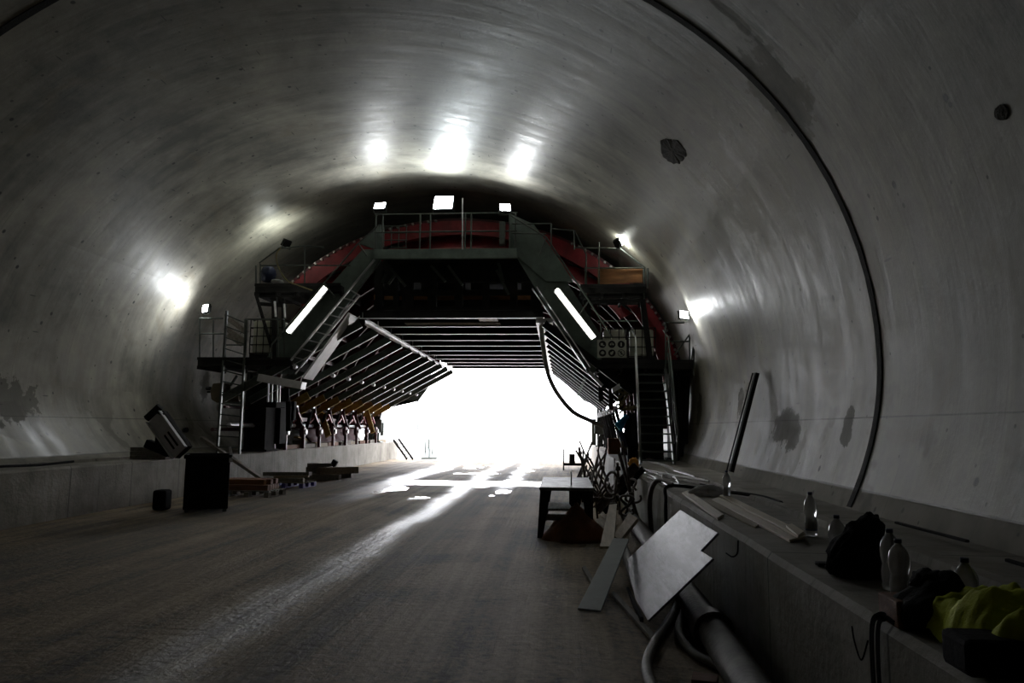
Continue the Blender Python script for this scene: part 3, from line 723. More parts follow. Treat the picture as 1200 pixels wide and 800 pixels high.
shell_band(.72, PI-.72, .845, .835, YS+.1, YS+.35, 50).build('inner_arc', 'arc_lit', S)
shell_band(.78, PI-.78, .77, .76, YS+.1, YS+.35, 50).build('inner_arc', 'arc_lit', S)
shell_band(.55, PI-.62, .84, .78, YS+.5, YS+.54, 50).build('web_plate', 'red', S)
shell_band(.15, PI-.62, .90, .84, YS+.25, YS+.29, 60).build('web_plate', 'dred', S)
sb = MB(); ts = lin(-.2, PI+.2, 90); vs = []
for t in ts:
    p, q = sprof(t, SC-.02), prof(t, .999); vs += [(p.x, YB-.05, p.z), (q.x, YB-.05, q.z), (q.x, YB, q.z), (p.x, YB, p.z)]
sb.add(vs, [(4*i+a, 4*i+(a+1) % 4, 4*i+4+(a+1) % 4, 4*i+4+a) for i in range(len(ts)-1) for a in range(4)]); sb.build('daylight_stop_end', 'dark', S)  # closing ring added so daylight stays off the lining behind the lamps
for s in (0, 1):
    for k in range(24):
        t = (.20 if not s else .64)+k*.036
        if s: t = PI-t
        p = sprof(t, SC-.010); MB().cyl((p.x, YS, p.z), (p.x, YS-.09, p.z), .036, 6).build('bolt', 'bolt', S)
    for k in range(5):
        a_ = sprof((PI-.64-k*.12) if s else (.45+k*.12), SC-.05); b_ = sprof((PI-.80-k*.12) if s else (.62+k*.12), .82); MB().bar((a_.x, YS+.2, a_.z), (b_.x, YS+.2, b_.z), .05, .08, (0,1,0)).build('shell_brace', 'dark', S)
for xx in (-1, 1):     # lengthwise ribs low on the sides
    for t in (-.15, -.4, .12, .32, .52):
        p = sprof(t if xx > 0 else PI-t, SC-.05); MB().ibeam((p.x, YS+1.7, p.z), (p.x, YB, p.z), .12, .10, .015).build('lengthwise_rib', 'dred', S)
# jacks under both sides of the shell, one below each strut
for k, y in enumerate(yj):
    for sd in (0, 1):
        if k < 3: continue
        X = -8.55 if not sd else 1.62; sg_ = -1 if not sd else 1; zb = ZL2 if not sd else ZL
        j = MB(); j.tube([(X, y, 2.28), (X+.06*sg_, y, 2.0), (X+.16*sg_, y, 1.6), (X+.30*sg_, y, zb+.10)], .055, 10)
        j.span((X+.30*sg_-.16, y-.12, zb+.0), (X+.30*sg_+.16, y+.12, zb+.10)); jk = j.build('jack', 'dark', S)
        MB().box((X, y, 2.26), (.14, .12, .10)).cyl((X-.06, y-.09, 2.14), (X-.06, y+.09, 2.14), .05, 10).build('jack_head', 'white', jk)
        if not sd:
            yr = y-.75
            w = MB(); w.lathe([(.02, -.07), (.17, -.06), (.20, -.02), (.20, .02), (.17, .06), (.06, .07)], n=20)
            w.v = [V((X-.02-p.y*0+p.x*.0, 0, 0)) + V((p.z, p.x, p.y)) for p in w.v]; w.v = [V((v.x, v.y+yr, v.z+1.42)) for v in w.v]
            w.span((X-.05, yr-.03, ZL2+.0), (X+.05, yr+.03, 1.42)); rw = w.build('roller', 'dred', S)
            MB().cyl((X+.06, yr, 1.42), (X+.11, yr, 1.42), .085, 14).build('roller_hub', 'white', rw)
            MB().tube([(X-.2, y-.3, 2.3), (X-.45, y-.3, 2.6), (X-.45, y-.3, 3.25)], .08, 8).build('curved_strut', 'dred', S)
            fl_ = MB(); fl_.bar((X-.3, yr-.25, 1.72), (X-.25, yr+.25, 1.95), .10, .05); fl_.bar((X-.1, yr-.3, 2.05), (X-.1, yr+.1, 1.75), .05, .05); fl_.build('link', 'red', S)

# ------------------------------------------------------------------ access stair on the right bench
ST = thing('access_stair', 'steep dark steel access stair standing on the concrete bench', 'stair', (2.4, 17.2, ZL))
ya, yb = 17.2, 17.95
pa = g(751, 541, ya); pb = g(746, 425, yb); pc = g(790, 541, ya); pd = g(779, 425, yb)
pa.z = pc.z = ZL; pb.z = pd.z = 3.05
for p, q in ((pa, pb), (pc, pd)): MB().bar(p, q, .05, .20, (0,-1,.3)).build('stringer', 'rail', ST)
for k in range(11):
    t = (k+.4)/11; MB().bar(pa.lerp(pb, t), pc.lerp(pd, t), .20, .035).build('tread', 'rail', ST)
for p, q, sx_ in ((pa, pb, -.05), (pc, pd, .05)):
    h = MB(); o1 = V((sx_, -.35, .75)); h.tube([p+V((sx_,-.05,.1)), p+o1, q+o1, q+V((sx_,.5,1.05))], .022, 8); h.tube([p+V((sx_,-.05,.1))+V((0,-.16,.35)), q+V((sx_,-.2,.4))], .018, 8)
    for t in (.33, .66, 1): h.cyl(p.lerp(q, t), p.lerp(q, t)+o1, .018, 8)
    h.build('handrail', 'galv' if sx_ < 0 else 'rail', ST)
w = MB()
p, q = g(779, 449, 18.1), g(789, 520, 18.1); w.bar(p, q, .06, .05, (0,1,0)); w.build('white_rod', 'white', ST)

# tall ladder on the left bench
LD = thing('ladder', 'tall steel ladder standing on the bench up to the lower side platform', 'ladder', g(268, 525, 18.5))
lp = [(255, 523, 266, 364), (281, 522, 289, 374)]
LP = []
for x0, y0, x1, y1 in lp:
    p, q = g(x0, y0, 18.35), g(x1, y1, 17.75); p.z = ZL2+.01; LP.append((p, q)); MB().bar(p, q, .05, .07, (0,1,0)).build('rail', 'rail', LD)
for k in range(13):
    t = (k+.6)/13; MB().cyl(LP[0][0].lerp(LP[0][1], t), LP[1][0].lerp(LP[1][1], t), .016, 8).build('rung', 'rail', LD)

def motor():
    r = thing('drive_motor', 'oily brown drive motor with a stub shaft fixed behind the tall ladder', 'motor', g(254, 480, 19.))
    MB().prism([g(*p, 19.) for p in ((246,458),(249,449),(261,448),(262,470),(254,472),(247,468))], (0,.5,0)).build('casing', 'olive', r, bevel=.03)
    MB().cyl(g(247,455,19.2), g(242,455,19.2), .05, 12).cyl(g(247,459,19.2), g(243,459,19.2), .03, 12).build('shaft', 'dark', r)
    MB().cyl(g(262,464,19.2), g(282,464,19.2), .16, 16).build('cylinder_barrel', 'olive', r)
    MB().bar(g(270,452,19.1), g(278,440,19.1), .06, .05, (0,1,0)).bar(g(262,470,19.2), g(285,472,19.2), .08, .06, (0,1,0)).build('mount', 'rail', r)
motor()

# white plastic tanks in cages
def ibc(px0, px1, py0, py1, y, label, nv=4, nh=4):
    a_, b_ = g(px0, py1, y), g(px1, py0, y); w, h = b_.x-a_.x, b_.z-a_.z; d = w*.9
    r = thing('caged_tank', label, 'tank', (a_.x+w/2, y+d/2, a_.z), 'caged liquid tanks on the side platforms')
    MB().span((a_.x+.04, y+.04, a_.z+.12), (b_.x-.04, y+d-.04, b_.z-.03)).build('tank', 'hdpe', r, bevel=.05)
    c = MB()
    for k in range(nv+1):
        for yy in (y, y+d): c.cyl((a_.x+w*k/nv, yy, a_.z+.1), (a_.x+w*k/nv, yy, b_.z), .012, 6)
    for k in range(nh+1):
        z = a_.z+.12+(h-.12)*k/nh; c.tube([(a_.x, y, z), (b_.x, y, z), (b_.x, y+d, z), (a_.x, y+d, z), (a_.x, y, z)], .014, 6)
    c.build('cage', 'dark', r)
    pz = MB()
    for k in range(3): pz.span((a_.x, y+k*(d-.1)/2, a_.z), (b_.x, y+k*(d-.1)/2+.1, a_.z+.08))
    pz.span((a_.x, y, a_.z+.08), (b_.x, y+d, a_.z+.1)); pz.build('base_pallet', 'dark', r)
ibc(292, 333, 374, 419, YF+.35, 'white tank in a dark cage on the lower platform beside the tall ladder', 5, 4)
ibc(706, 735, 384, 423, YF+.35, 'white caged tank half hidden behind the sign with six round symbols', 3, 3)
ibc(737, 768, 384, 423, YF+.35, 'white caged tank directly behind the top of the access stair', 4, 3)

# safety sign with six round symbols
sg = thing('safety_sign', 'pale safety sign with six round black symbols on the lower platform rail', 'sign', g(716, 418, YF-.06))
a_, b_ = g(700, 419, YF-.06), g(734, 398, YF-.06)
MB().span((a_.x, YF-.07, a_.z), (b_.x, YF-.055, b_.z)).build('board', 'sign', sg)
W_ = (b_.x-a_.x); H_ = (b_.z-a_.z)
for r in range(2):
    for c in range(3):
        cx_ = a_.x+W_*(.18+.32*c); cz_ = b_.z-H_*(.26+.48*r); rr = W_*.125; yy = YF-.072
        ring = MB(); ns = 28; vs = []
        for k in range(ns):
            t = 2*PI*k/ns
            for q in (rr, rr*.84 if (r, c) == (1, 2) else rr*.9): vs.append((cx_+q*math.cos(t), yy, cz_+q*math.sin(t)))
        if (r, c) == (1, 2):
            ring.add(vs, [(2*k, 2*k+1, (2*k+3) % (2*ns), (2*k+2) % (2*ns)) for k in range(ns)]); ring.bar((cx_-rr*.62, yy, cz_+rr*.62), (cx_+rr*.62, yy, cz_-rr*.62), .02, .002, (0,1,0))
        else: ring.cyl((cx_, yy-.001, cz_), (cx_, yy+.003, cz_), rr, 28)
        pg = ring.build('pictogram', 'ink', sg)
        sy = MB(); y2 = yy-.006
        def disc(x, z, q): sy.cyl((cx_+x*rr, y2, cz_+z*rr), (cx_+x*rr, y2+.003, cz_+z*rr), q*rr, 14)
        def rect(x0, z0, x1, z1): sy.span((cx_+x0*rr, y2, cz_+z0*rr), (cx_+x1*rr, y2+.003, cz_+z1*rr))
        if (r, c) == (0, 0): rect(-.5, -.3, .15, .35); rect(.0, -.45, .55, -.2)          # boot
        elif (r, c) == (0, 1): disc(-.33, .0, .24); disc(.33, .0, .24); rect(-.3, .3, .3, .42)  # ear muffs
        elif (r, c) == (0, 2): rect(-.2, -.5, .2, .2); disc(0, .35, .2)                       # glove
        elif (r, c) == (1, 0): disc(0, .05, .45); rect(-.6, -.1, .6, .02)                     # helmet
        elif (r, c) == (1, 1): disc(-.1, -.1, .4); rect(.05, .1, .45, .5)                     # mask
        else: rect(-.12, -.45, .12, .3); disc(0, .42, .14)                                    # walking figure
        sy.build('symbol', 'sign' if (r, c) != (1, 2) else 'ink', pg)

# loose things on the gantry
o = MB().blob(g(314, 322, YF+.3), (.20, .18, .22), .18, 2, 3, 3, flat=-.2).build('bag', 'navy', loc=g(314, 330, YF+.3)); tag(o, 'dark blue bag on the upper side platform under the dark-backed lamp', 'bag')
o = MB().blob(g(325, 330, YF+.35), (.16, .15, .06), .3, 3, 8, 3).build('crumpled_sheet', 'film', loc=g(325, 333, YF+.35)); tag(o, 'crumpled pale sheet beside the blue bag on the upper platform', 'plastic sheet')
o = MB().tube(catmull([g(*p, YF-.08) for p in ((329,290),(324,298),(326,312),(336,328),(352,335),(366,340))]), .018, 8).build('cable', 'cable', loc=g(329,290,YF-.08)); tag(o, 'yellowish cable drooping from the lamp over the blue bag', 'cable')
# blue jacket on the stair
jk = thing('work_jacket', 'bright blue and navy work jacket hanging beside the access stair', 'jacket', g(736, 541, 17.1))
def sheet(pix, y, seed, amp=.06, n=10):
    # quad of pixels -> folded cloth with thickness
    a_, b_, c_, d_ = [g(*p, y) for p in pix]; mb = MB(); vs = []
    for s in (0, 1):
        for j in range(n+1):
            for i in range(n+1):
                u, w_ = i/n, j/n; p = a_.lerp(b_, u).lerp(d_.lerp(c_, u), w_)
                p = p + V((0, amp*math.sin(u*9+seed+w_*2)+amp*noise.noise(p*6+V((seed,0,0)))*2+s*.12, amp*.4*noise.noise(p*5+V((0,seed,0)))))
                vs.append(p)
    N = (n+1)**2
    fs = [(j*(n+1)+i, j*(n+1)+i+1, (j+1)*(n+1)+i+1, (j+1)*(n+1)+i) for j in range(n) for i in range(n)]
    mb.add(vs, fs+[tuple(k+N for k in f)[::-1] for f in fs], True)
    ed = [i for i in range(n+1)]+[(j)*(n+1)+n for j in range(1, n+1)]+[n*(n+1)+i for i in range(n-1, -1, -1)]+[j*(n+1) for j in range(n-1, 0, -1)]
    mb.f += [[a0, b0, b0+N, a0+N] for a0, b0 in zip(ed, ed[1:]+ed[:1])]; mb.sm += [True]*len(ed)
    return mb
sheet([(733,485),(737,488),(728,506),(720,497)], 17., 2, .05).build('sleeve', 'bluec', jk)
sheet([(736,482),(745,484),(746,528),(728,522)], 17.1, 5, .05).build('jacket_body', 'blackc', jk)
sheet([(722,503),(729,504),(736,524),(729,522)], 17.05, 7, .03).build('tail', 'navy', jk)
sheet([(735,520),(746,522),(746,545),(736,541)], 17.2, 9, .04).build('hem', 'blackc', jk)

# thick hose hanging through the opening
o = MB().tube(catmull([g(634,380,18.6), g(637,410,19.2), g(643,440,19.7), g(654,462,20.2) , g(671,482,20.6), g(690,492,21.), g(706,499,21.4)], 6), .060, 10).build('hose', 'hosel', loc=g(634,380,18.6)); tag(o, 'thick grey hose hanging in a curve across the bright tunnel mouth', 'hose')

# white trestle bracket and small things on the left bench
o = MB()
for p, q in (((312,504),(309.5,519)),((312,504),(318,508)),((318,508),(318,515)),((318,515),(317,529)),((324,502),(325,518)),((318,509),(324,502)),((310,519),(311,520)),((320,516),(321,528))): o.bar(g(*p, 21.6), g(*q, 21.6), .10, .06, (0,1,0))
o.bar(g(311,511,21.6), g(325,512,21.6), .12, .06, (0,1,0))
z_ = min(v.z for v in o.v)
for v in o.v: v.z = ZL2+(v.z-z_)*1.05
o = o.build('steel_bracket', 'white', loc=g(317,529,21.6), bevel=.01); tag(o, 'white two-legged steel bracket standing on the left bench by the black column', 'bracket')
def bench_box(px0, px1, py0, py1, y, d, m_, name, label, cat, grp=None, parts=0):
    p, q = g(px0, py1, y), g(px1, py0, y); h = q.z-p.z; w = q.x-p.x; ZL = ZL2
    mb = MB(); 
    if parts:
        for k in range(parts): mb.span((p.x, y, ZL+.052*0+h*k/parts+.004), (q.x, y+d, ZL+h*(k+1)/parts-.004))
    else: mb.span((p.x, y, ZL+.002), (q.x, y+d, ZL+h))
    o = mb.build(name, m_, loc=(p.x+w/2, y+d/2, ZL), bevel=.008); return tag(o, label, cat, grp)
bench_box(306,313.5,524,531,21.3,.2,'white','white_block','small white block beside the white two-legged bracket','block')
bench_box(342,355,517,526,24.,.4,'gwood','wooden_crate','low pale wooden crate under the brown box on the left bench','crate',parts=2)
bench_box(151,194,531,545,14.9,.35,'gwood','timber_stack','stack of grey boards lying on the left bench behind the black bin','timber',parts=3)
def timber(p, q, w, h, m_, label, group=None, name='timber_beam', up=(0,0,1), cat='timber', bev=.006):
    p, q = V(p), V(q); c = (p+q)/2; o = MB().bar(p, q, w, h, up).build(name, m_, loc=(c.x, c.y, min(p.z, q.z)-h/2), bevel=bev); return tag(o, label, cat, group)
# timbers along the left bench under the rollers
R2 = random.Random(11)
for k in range(9):
    x = -8.72+R2.uniform(-.04, .06); y = 22.3+k*1.42
    if k == 0: m_, lb = 'rwood', 'reddish beam on the left bench nearest the white bracket'
    timber((x, y, ZL2+.07), (x+R2.uniform(-.05,.05), y+1.2, ZL2+.07), .16, .13, ('rwood', 'gwood', 'wood')[k % 3], 'short timber beam lying lengthwise on the left bench below the rollers' , 'timbers below the rollers on the left bench')
timber(g(347,512,24.), g(382,522,26.6), .16, .05, 'yellow', 'brown plank resting slantwise across the beams on the left bench', name='plank')
timber(g(374,477,26.2), g(385,511,25.6), .22, .06, 'yellow', 'wide yellow plank leaning upright on the nearer rollers of the left bench', name='plank', up=(0,1,0))
timber(g(429,478,31.9), g(437,507,31.3), .20, .06, 'yellow', 'yellow plank leaning upright at the far end of the roller row', name='plank', up=(0,1,0))
# rusty box on right bench far
bx = MB(); p_ = gz(722, 532, ZL); bx.span((p_.x-.25, p_.y, ZL), (p_.x+.45, p_.y+.5, ZL+.5)); o = bx.build('steel_box', 'rust', loc=(p_.x, p_.y, ZL), bevel=.01); tag(o, 'rusty brown steel box on the right bench beyond the stair', 'box')

# small ladder and railed steps down the far end of the left bench
ls = thing('short_ladder', 'short dark ladder sloping from the far left bench to the floor', 'ladder', (-7.9, 36.5, 0))
a0, a1, b0, b1 = g(461,515,36.), g(467,514,36.5), gz(477,538,.03), gz(484,538,.03)
MB().bar(a0, b0, .06, .10).build('rail', 'dark', ls); MB().bar(a1, b1, .06, .10).build('rail', 'dark', ls)
for k in range(6): MB().bar(a0.lerp(b0, (k+.5)/6), a1.lerp(b1, (k+.5)/6), .08, .03).build('rung', 'dark', ls)
ss = thing('railed_steps', 'faint steel steps with handrails in the glare at the far left', 'steps', gz(503, 537.5, 0))
a0, b0 = g(489,518,40.), gz(503,537.5,0)
MB().bar(a0, b0, .8, .14).build('step_ramp', 'rail', ss)
hh = MB()
for dy in (0, .8): hh.tube([a0+V((0,dy,0)), a0+V((0,dy,1.)), b0+V((0,dy,.95)), b0+V((0,dy,0))], .03, 8); hh.cyl(a0.lerp(b0,.7)+V((0,dy,0)), a0.lerp(b0,.7)+V((0,dy,1.)), .03, 8)
hh.cyl(a0, a0+V((0,0,2.6)), .035, 8); hh.build('handrail', 'rail', ss)

# ------------------------------------------------------------------ left side: bin, pallets, stacks
def bin_():
    a_ = gz(203, 600, 0); b_ = gz(262, 598, 0); y = a_.y; w = b_.x-a_.x; h = g(230, 534, y).z; d = .95
    r = thing('black_bin', 'tall black open-topped site bin standing on the floor by the left bench', 'bin', (a_.x+w/2, y+d/2, 0))
    c = MB(); t = .03; x0, x1 = a_.x, a_.x+w
    c.span((x0, y, .06), (x1, y+t, h)); c.span((x0, y+d-t, .06), (x1, y+d, h)); c.span((x0, y+t, .06), (x0+t, y+d-t, h)); c.span((x1-t, y+t, .06), (x1, y+d-t, h)); c.span((x0, y, .06), (x1, y+d, .1))
    for k in range(1, 6): c.span((x0+w*k/6-.015, y-.015, .12), (x0+w*k/6+.015, y, h-.1))
    c.build('body', 'black', r, bevel=.008)
    rm = MB(); rm.span((x0-.03, y-.03, h-.05), (x1+.03, y+.03, h+.02)); rm.span((x0-.03, y+d-.03, h-.05), (x1+.03, y+d+.03, h+.02)); rm.span((x0-.03, y+.03, h-.05), (x0+.03, y+d-.03, h+.02)); rm.span((x1-.03, y+.03, h-.05), (x1+.03, y+d-.03, h+.02)); rm.build('rim', 'black', r, bevel=.01)
    for sx_ in (x0+.03, x1-.09):
        for sy in (y+.02, y+d-.1): MB().span((sx_, sy, 0), (sx_+.07, sy+.07, .07)).build('foot', 'rail', r)
    MB().bar((x1+.02, y+.0, h+.0), (x1-.02, y+.05, h+.16), .05, .03, (0,1,0)).span((x1-.02, y-.03, h-.12), (x1+.04, y+.02, h-.02)).build('latch', 'white', r)
    r.rotation_euler = (0, 0, .44)
    return x0, x1, y, d, h
x0, x1, yb_, db_, hb_ = bin_()
def chute():
    y = yb_-.05; r = thing('slotted_steel_channel', 'grey slotted steel channel leaning across the edge of the black bin', 'channel', g(215, 534, y))
    p, q = g(181, 488, y+.25), g(211, 530, y+.1); d = (q-p).normalized(); s = d.cross(V((0,1,0))).normalized()
    c = MB(); c.bar(p, q, .04, .30, s)
    for k in (-1, 1): c.bar(p+s*k*.16+V((0,-.03,0)), q+s*k*.16+V((0,-.03,0)), .10, .02, s)
    c.build('channel', 'white', r, bevel=.004)
    sl = MB()
    for off in (-.04, .05):
        a_ = p.lerp(q, .48)+s*off+V((0,-.024,0)); b2 = p.lerp(q, .86)+s*off+V((0,-.024,0)); sl.bar(a_, b2, .006, .035, s)
    sl.build('slot', 'black', r)
    bb = MB(); bb.bar(p+V((0,.14,0)), q+V((0,.14,0)), .16, .34, s); bb.cyl(p-d*.08-s*.14, p-d*.08+s*.2, .07, 12); bb.bar(p-d*.02+s*.1, p+V((.20,-.02,.03)), .05, .05); bb.cyl(q+V((.06,0,.42)), q+V((.12,-.05,.42)), .05, 10)
    bb.build('mounting_plate', 'dark', r, bevel=.01)
    bl = MB(); bl.bar(g(172,519,y+.4), g(200,531,y+.4), .16, .16); bl.span(g(180,530,y+.35), g(196,503,y+.5)); bl.build('counterweight', 'black', r, bevel=.02)
chute()
o = MB().span((x0-.55, yb_+.2, 0), (x0-.30, yb_+.5, .38)).build('plastic_drum', 'black', loc=(x0-.42, yb_+.35, 0), bevel=.05); tag(o, 'small black container on the floor between the black bin and the left bench', 'container')
pz_ = gz(322, 571, .04); timber(g(237, 513, 18.3), pz_, .24, .07, 'gwood', 'long grey plank sloping from the left bench to the floor beside the pallets', name='plank', up=(0,0,1))
def pallet(c, w, d, rz, label, m_='gwood', extra=None):
    r = thing('pallet', label, 'pallet', (c[0], c[1], 0), 'pallets by the left bench'); R = Matrix.Rotation(rz, 3, 'Z'); c = V((c[0], c[1], 0))
    t = MB()
    for k in range(6): t.box(c+R@V((0, -d/2+.05+k*(d-.1)/5, .138)), (w, .1, .022), R)
    t.build('deck_board', m_, r, bevel=.003)
    for k in (-1, 0, 1):
        b2 = MB(); 
        for j in (-1, 0, 1): b2.box(c+R@V((k*(w/2-.06), j*(d/2-.07), .072)), (.11, .14, .09), R)
        b2.box(c+R@V((k*(w/2-.06), 0, .014)), (.11, d, .026), R); b2.build('bearer', 'bpal' if extra else m_, r, bevel=.003)
    return r
pa_ = gz(297, 583, 0); pallet((pa_.x-.15, pa_.y+.45), 1.1, .8, -.12, 'wooden pallet carrying reddish boards, next to the black bin')
ctr = V((pa_.x-.2, pa_.y+.45, 0))
for k in range(5):
    lab = ('lowest', 'second', 'third')[0]
    timber(ctr+V((-.62, -.28+.14*k, .21)), ctr+V((.48, -.30+.14*k, .21)), .12, .12, 'rwood', 'reddish timber in the lower layer on the pallet next to the black bin', 'reddish timbers on the first pallet')
for k in range(4):
    timber(ctr+V((-.70, -.16+.15*k, .33)), ctr+V((.35+.1*(k % 2), -.20+.15*k, .33)), .13, .11, 'rwood' if k else 'ply', 'reddish timber in the upper layer on the pallet next to the black bin', 'reddish timbers on the first pallet')
pb_ = gz(337, 572, 0); pallet((pb_.x-.1, pb_.y+.45), 1.1, .8, -.1, 'pallet with blue-violet bearers under brown timbers, second from the black bin', extra=1)
ctr = V((pb_.x-.15, pb_.y+.45, 0))
for k in range(3): timber(ctr+V((-.6, -.25+.2*k, .20)), ctr+V((.5-.1*k, -.25+.2*k, .20)), .14, .10, 'gwood', 'grey brown timber lying straight on the pallet with blue-violet bearers', 'timbers on the second pallet')
timber(ctr+V((-.75, .2, .32)), ctr+V((.55, .1, .34)), .2, .10, 'gwood', 'broad brown plank topmost on the pallet with blue-violet bearers')
timber(ctr+V((-.3, -.25, .27)), ctr+V((.6, -.15, .29)), .12, .05, 'wood', 'pale thin board laid slantwise on the pallet with blue-violet bearers')
tc_ = gz(392, 563, 0); y = tc_.y+.3
timber((tc_.x-1.1, y+.2, .08), (tc_.x+.1, y-.1, .08), .15, .16, 'gwood', 'thick dark beam at the bottom of the timber heap farthest from the bin')
timber((tc_.x-.9, y+.5, .08), (tc_.x+.15, y+.9, .08), .15, .16, 'gwood', 'thick dark beam on the floor at the back of the farthest timber heap')
timber((tc_.x-.6, y+.0, .26), (tc_.x+.35, y+.8, .26), .3, .20, 'wood', 'broad pale beam crossing the top of the farthest timber heap')
timber((tc_.x-1.1, y+.3, .26), (tc_.x-.5, y+.5, .26), .3, .20, 'gwood', 'short dark block at the bin side of the farthest timber heap')
timber((tc_.x-1.05, y+.25, .42), (tc_.x-.35, y+.5, .42), .28, .10, 'gwood', 'grey plank on top of the short dark block of the farthest timber heap')
o = MB().box((tc_.x-.28, y+.5, .47), (.16, .14, .2), Matrix.Rotation(.5, 3, 'Y')).build('block', 'black', loc=(tc_.x-.28, y+.5, .36), bevel=.01); tag(o, 'small black tilted block perched on the farthest timber heap', 'block')
o = MB().tube(catmull([(-9.05, y_, ZL2+.03+.01*math.sin(y_*3)) for y_ in lin(2, 13, 12)], 4), .022, 8).build('cable', 'black', loc=(-9.05, 7, ZL2)); tag(o, 'black cable lying along the near left bench', 'cable')

# ------------------------------------------------------------------ right foreground
# workbench
ty = gz(634, 631, 0).y; tz = g(664, 571, ty).z
tl, tr = g(632, 571, ty), g(696, 573, ty)
WB = thing('site_table', 'rough steel topped work table with splayed legs standing on the floor', 'table', ((tl.x+tr.x)/2, ty+.8, 0))
bl, br = gz(635, 559.5, tz), gz(690, 559.5, tz)
MB().prism([(tl.x, ty, tz-.05), (tr.x, ty, tz-.05), (tr.x-.0, br.y, tz-.05), (tl.x, br.y, tz-.05)], (0,0,.05)).build('table_top', mat('worn_metal_top', (.22, .22, .22), .42, .3, bump=.3, vscale=5, col2=(.07, .065, .06), sharp=.1), WB, bevel=.006)
yb2 = br.y-.15
for (xa, xb, yy, s) in ((tl.x+.08, tl.x+.0, ty+.06, 1), (tr.x-.10, tr.x-.06, ty+.06, -1), (tl.x+.08, tl.x+.02, yb2, 1), (tr.x-.10, tr.x-.06, yb2, -1)):
    lg = MB(); lg.prism([(xa-.07, yy, tz-.05), (xa+.09, yy, tz-.05), (xb+.05, yy, 0), (xb-.03, yy, 0)], (0, .06, 0)); lg.build('leg', 'dark', WB, bevel=.005)
MB().prism([g(*p, ty+.35) for p in ((667,574),(681,574),(681,590),(676,602),(667,590))], (0,.04,0)).build('side_panel', 'dark', WB)
MB().bar((tl.x+.03, ty+.09, .30), (tr.x-.08, ty+.09, .30), .05, .09).build('stretcher', 'gwood', WB)
MB().bar((tl.x+.05, ty+.1, .28), (tl.x+.05, yb2, .28), .05, .09).build('stretcher', 'gwood', WB)
MB().span((tl.x+.05, ty+.2, .38), (tr.x-.1, ty+1.2, .41)).build('shelf', 'gwood', WB)
o = MB().cyl((g(669.5,565,ty+.5).x, ty+.5, tz), (g(669.5,565,ty+.5).x, ty+.5, tz+.20), .012, 8).build('metal_rod', 'galv', loc=(g(669.5,565,ty+.5).x, ty+.5, tz)); tag(o, 'short upright metal rod standing on the work table', 'rod')
# rusty crumpled sheet under the table
def tarpshape(p, q):
    q = q.copy(); k = max(0, p.z); q.x *= (1-.75*k); q.y *= (1-.7*k); return q
tp_ = gz(672, 636, 0)
o = MB().blob((tp_.x+.05, tp_.y+.45, .0), (.50, .50, .48), .12, 1.6, 4, 4, flat=0, shape=tarpshape).build('tarpaulin', 'rust', loc=(tp_.x, tp_.y+.45, 0)); tag(o, 'rusty brown tarpaulin heaped in a peak under the work table', 'tarpaulin')
# small steel stand behind the table
s0 = gz(672, 551, 0); SS = thing('steel_stand', 'small upturned steel stand with four posts on the floor behind the table', 'stand', (s0.x, s0.y+.3, 0))
for dx in (-.38, .38):
    for dy in (0, .6): MB().bar((s0.x+dx, s0.y+dy, 0), (s0.x+dx, s0.y+dy, .8), .05, .05).build('post', 'dark', SS)
MB().span((s0.x-.38, s0.y, .18), (s0.x+.38, s0.y+.6, .26)).build('tray', 'dark', SS, bevel=.01)
MB().cyl((s0.x-.05, s0.y+.2, .26), (s0.x-.05, s0.y+.2, .62), .12, 14).build('drum', 'dark', SS)
# pipes at the bench foot
PP = thing('concrete_pipe', 'thick dusty steel delivery pipe lying along the foot of the right bench', 'pipe', (1.1, 6, 0))
MB().tube([(1.04, 1.5, .13), (1.06, 4, .13), (1.10, 5.6, .13)], .115, 20).build('pipe_section', 'pipe', PP)
MB().tube([(1.10, 5.75, .13), (1.13, 9.2, .13)], .115, 20).build('pipe_section', 'pipe', PP)
MB().cyl((1.10, 5.6, .13), (1.10, 5.76, .13), .150, 20).build('coupling', 'scrap', PP)
MB().cyl((1.13, 9.15, .13), (1.13, 9.32, .13), .15, 20).build('coupling', 'scrap', PP)
MB().tube([(1.13, 9.3, .13), (1.12, 12.4, .13)], .115, 20).build('pipe_section', 'pipe', PP)
o = MB().tube([(.72, 6.9, .07), (.78, 9.8, .07), (.80, 10.8, .07)], .06, 12).build('thin_pipe', 'pipe', loc=(.8, 8.5, 0)); tag(o, 'thinner dusty pipe lying on the floor beside the thick pipe', 'pipe')
# grey sheet leaning on the bench
def plane_fit():
    Bp = gz(797, 597, .835); Ap = gz(841, 624, .835); Cp = gz(759, 727, .10); n = (Ap-Bp).cross(Cp-Bp).normalized(); return Bp, n
B0, n0 = plane_fit()
def onp(px, py): r = ray(px, py); return EYE + r*((B0-EYE).dot(n0)/r.dot(n0))
poly = [(797,597), (841,624), (821,645), (835,654), (759,727)]
mb = MB(); low = [onp(*p) for p in poly]; Cc = low[4]; D0 = onp(737, 676)
# the lower left edge is bent down: subdivide a strip that curls
Dd = onp(735, 655)
if n0.y > 0: n0 = -n0
dirn = (low[0]-Dd).normalized()
pts = low + [onp(745, 703), onp(738, 676), Dd]
th = -n0*.018
cent = pts
mb.prism(cent, th)
sh = mb.build('panel', 'plate', loc=(low[4].x, low[4].y, .08), bevel=.003)
tag(sh, 'large scuffed grey panel with a notched corner leaning on the right bench', 'panel')
timber(onp(733,662)-V((0,-.25,.22)), onp(757,728)+V((-.02,.12,-.02)), .03, .05, 'dark', 'dark bar on the floor along the lower end of the large grey panel', name='steel_bar')
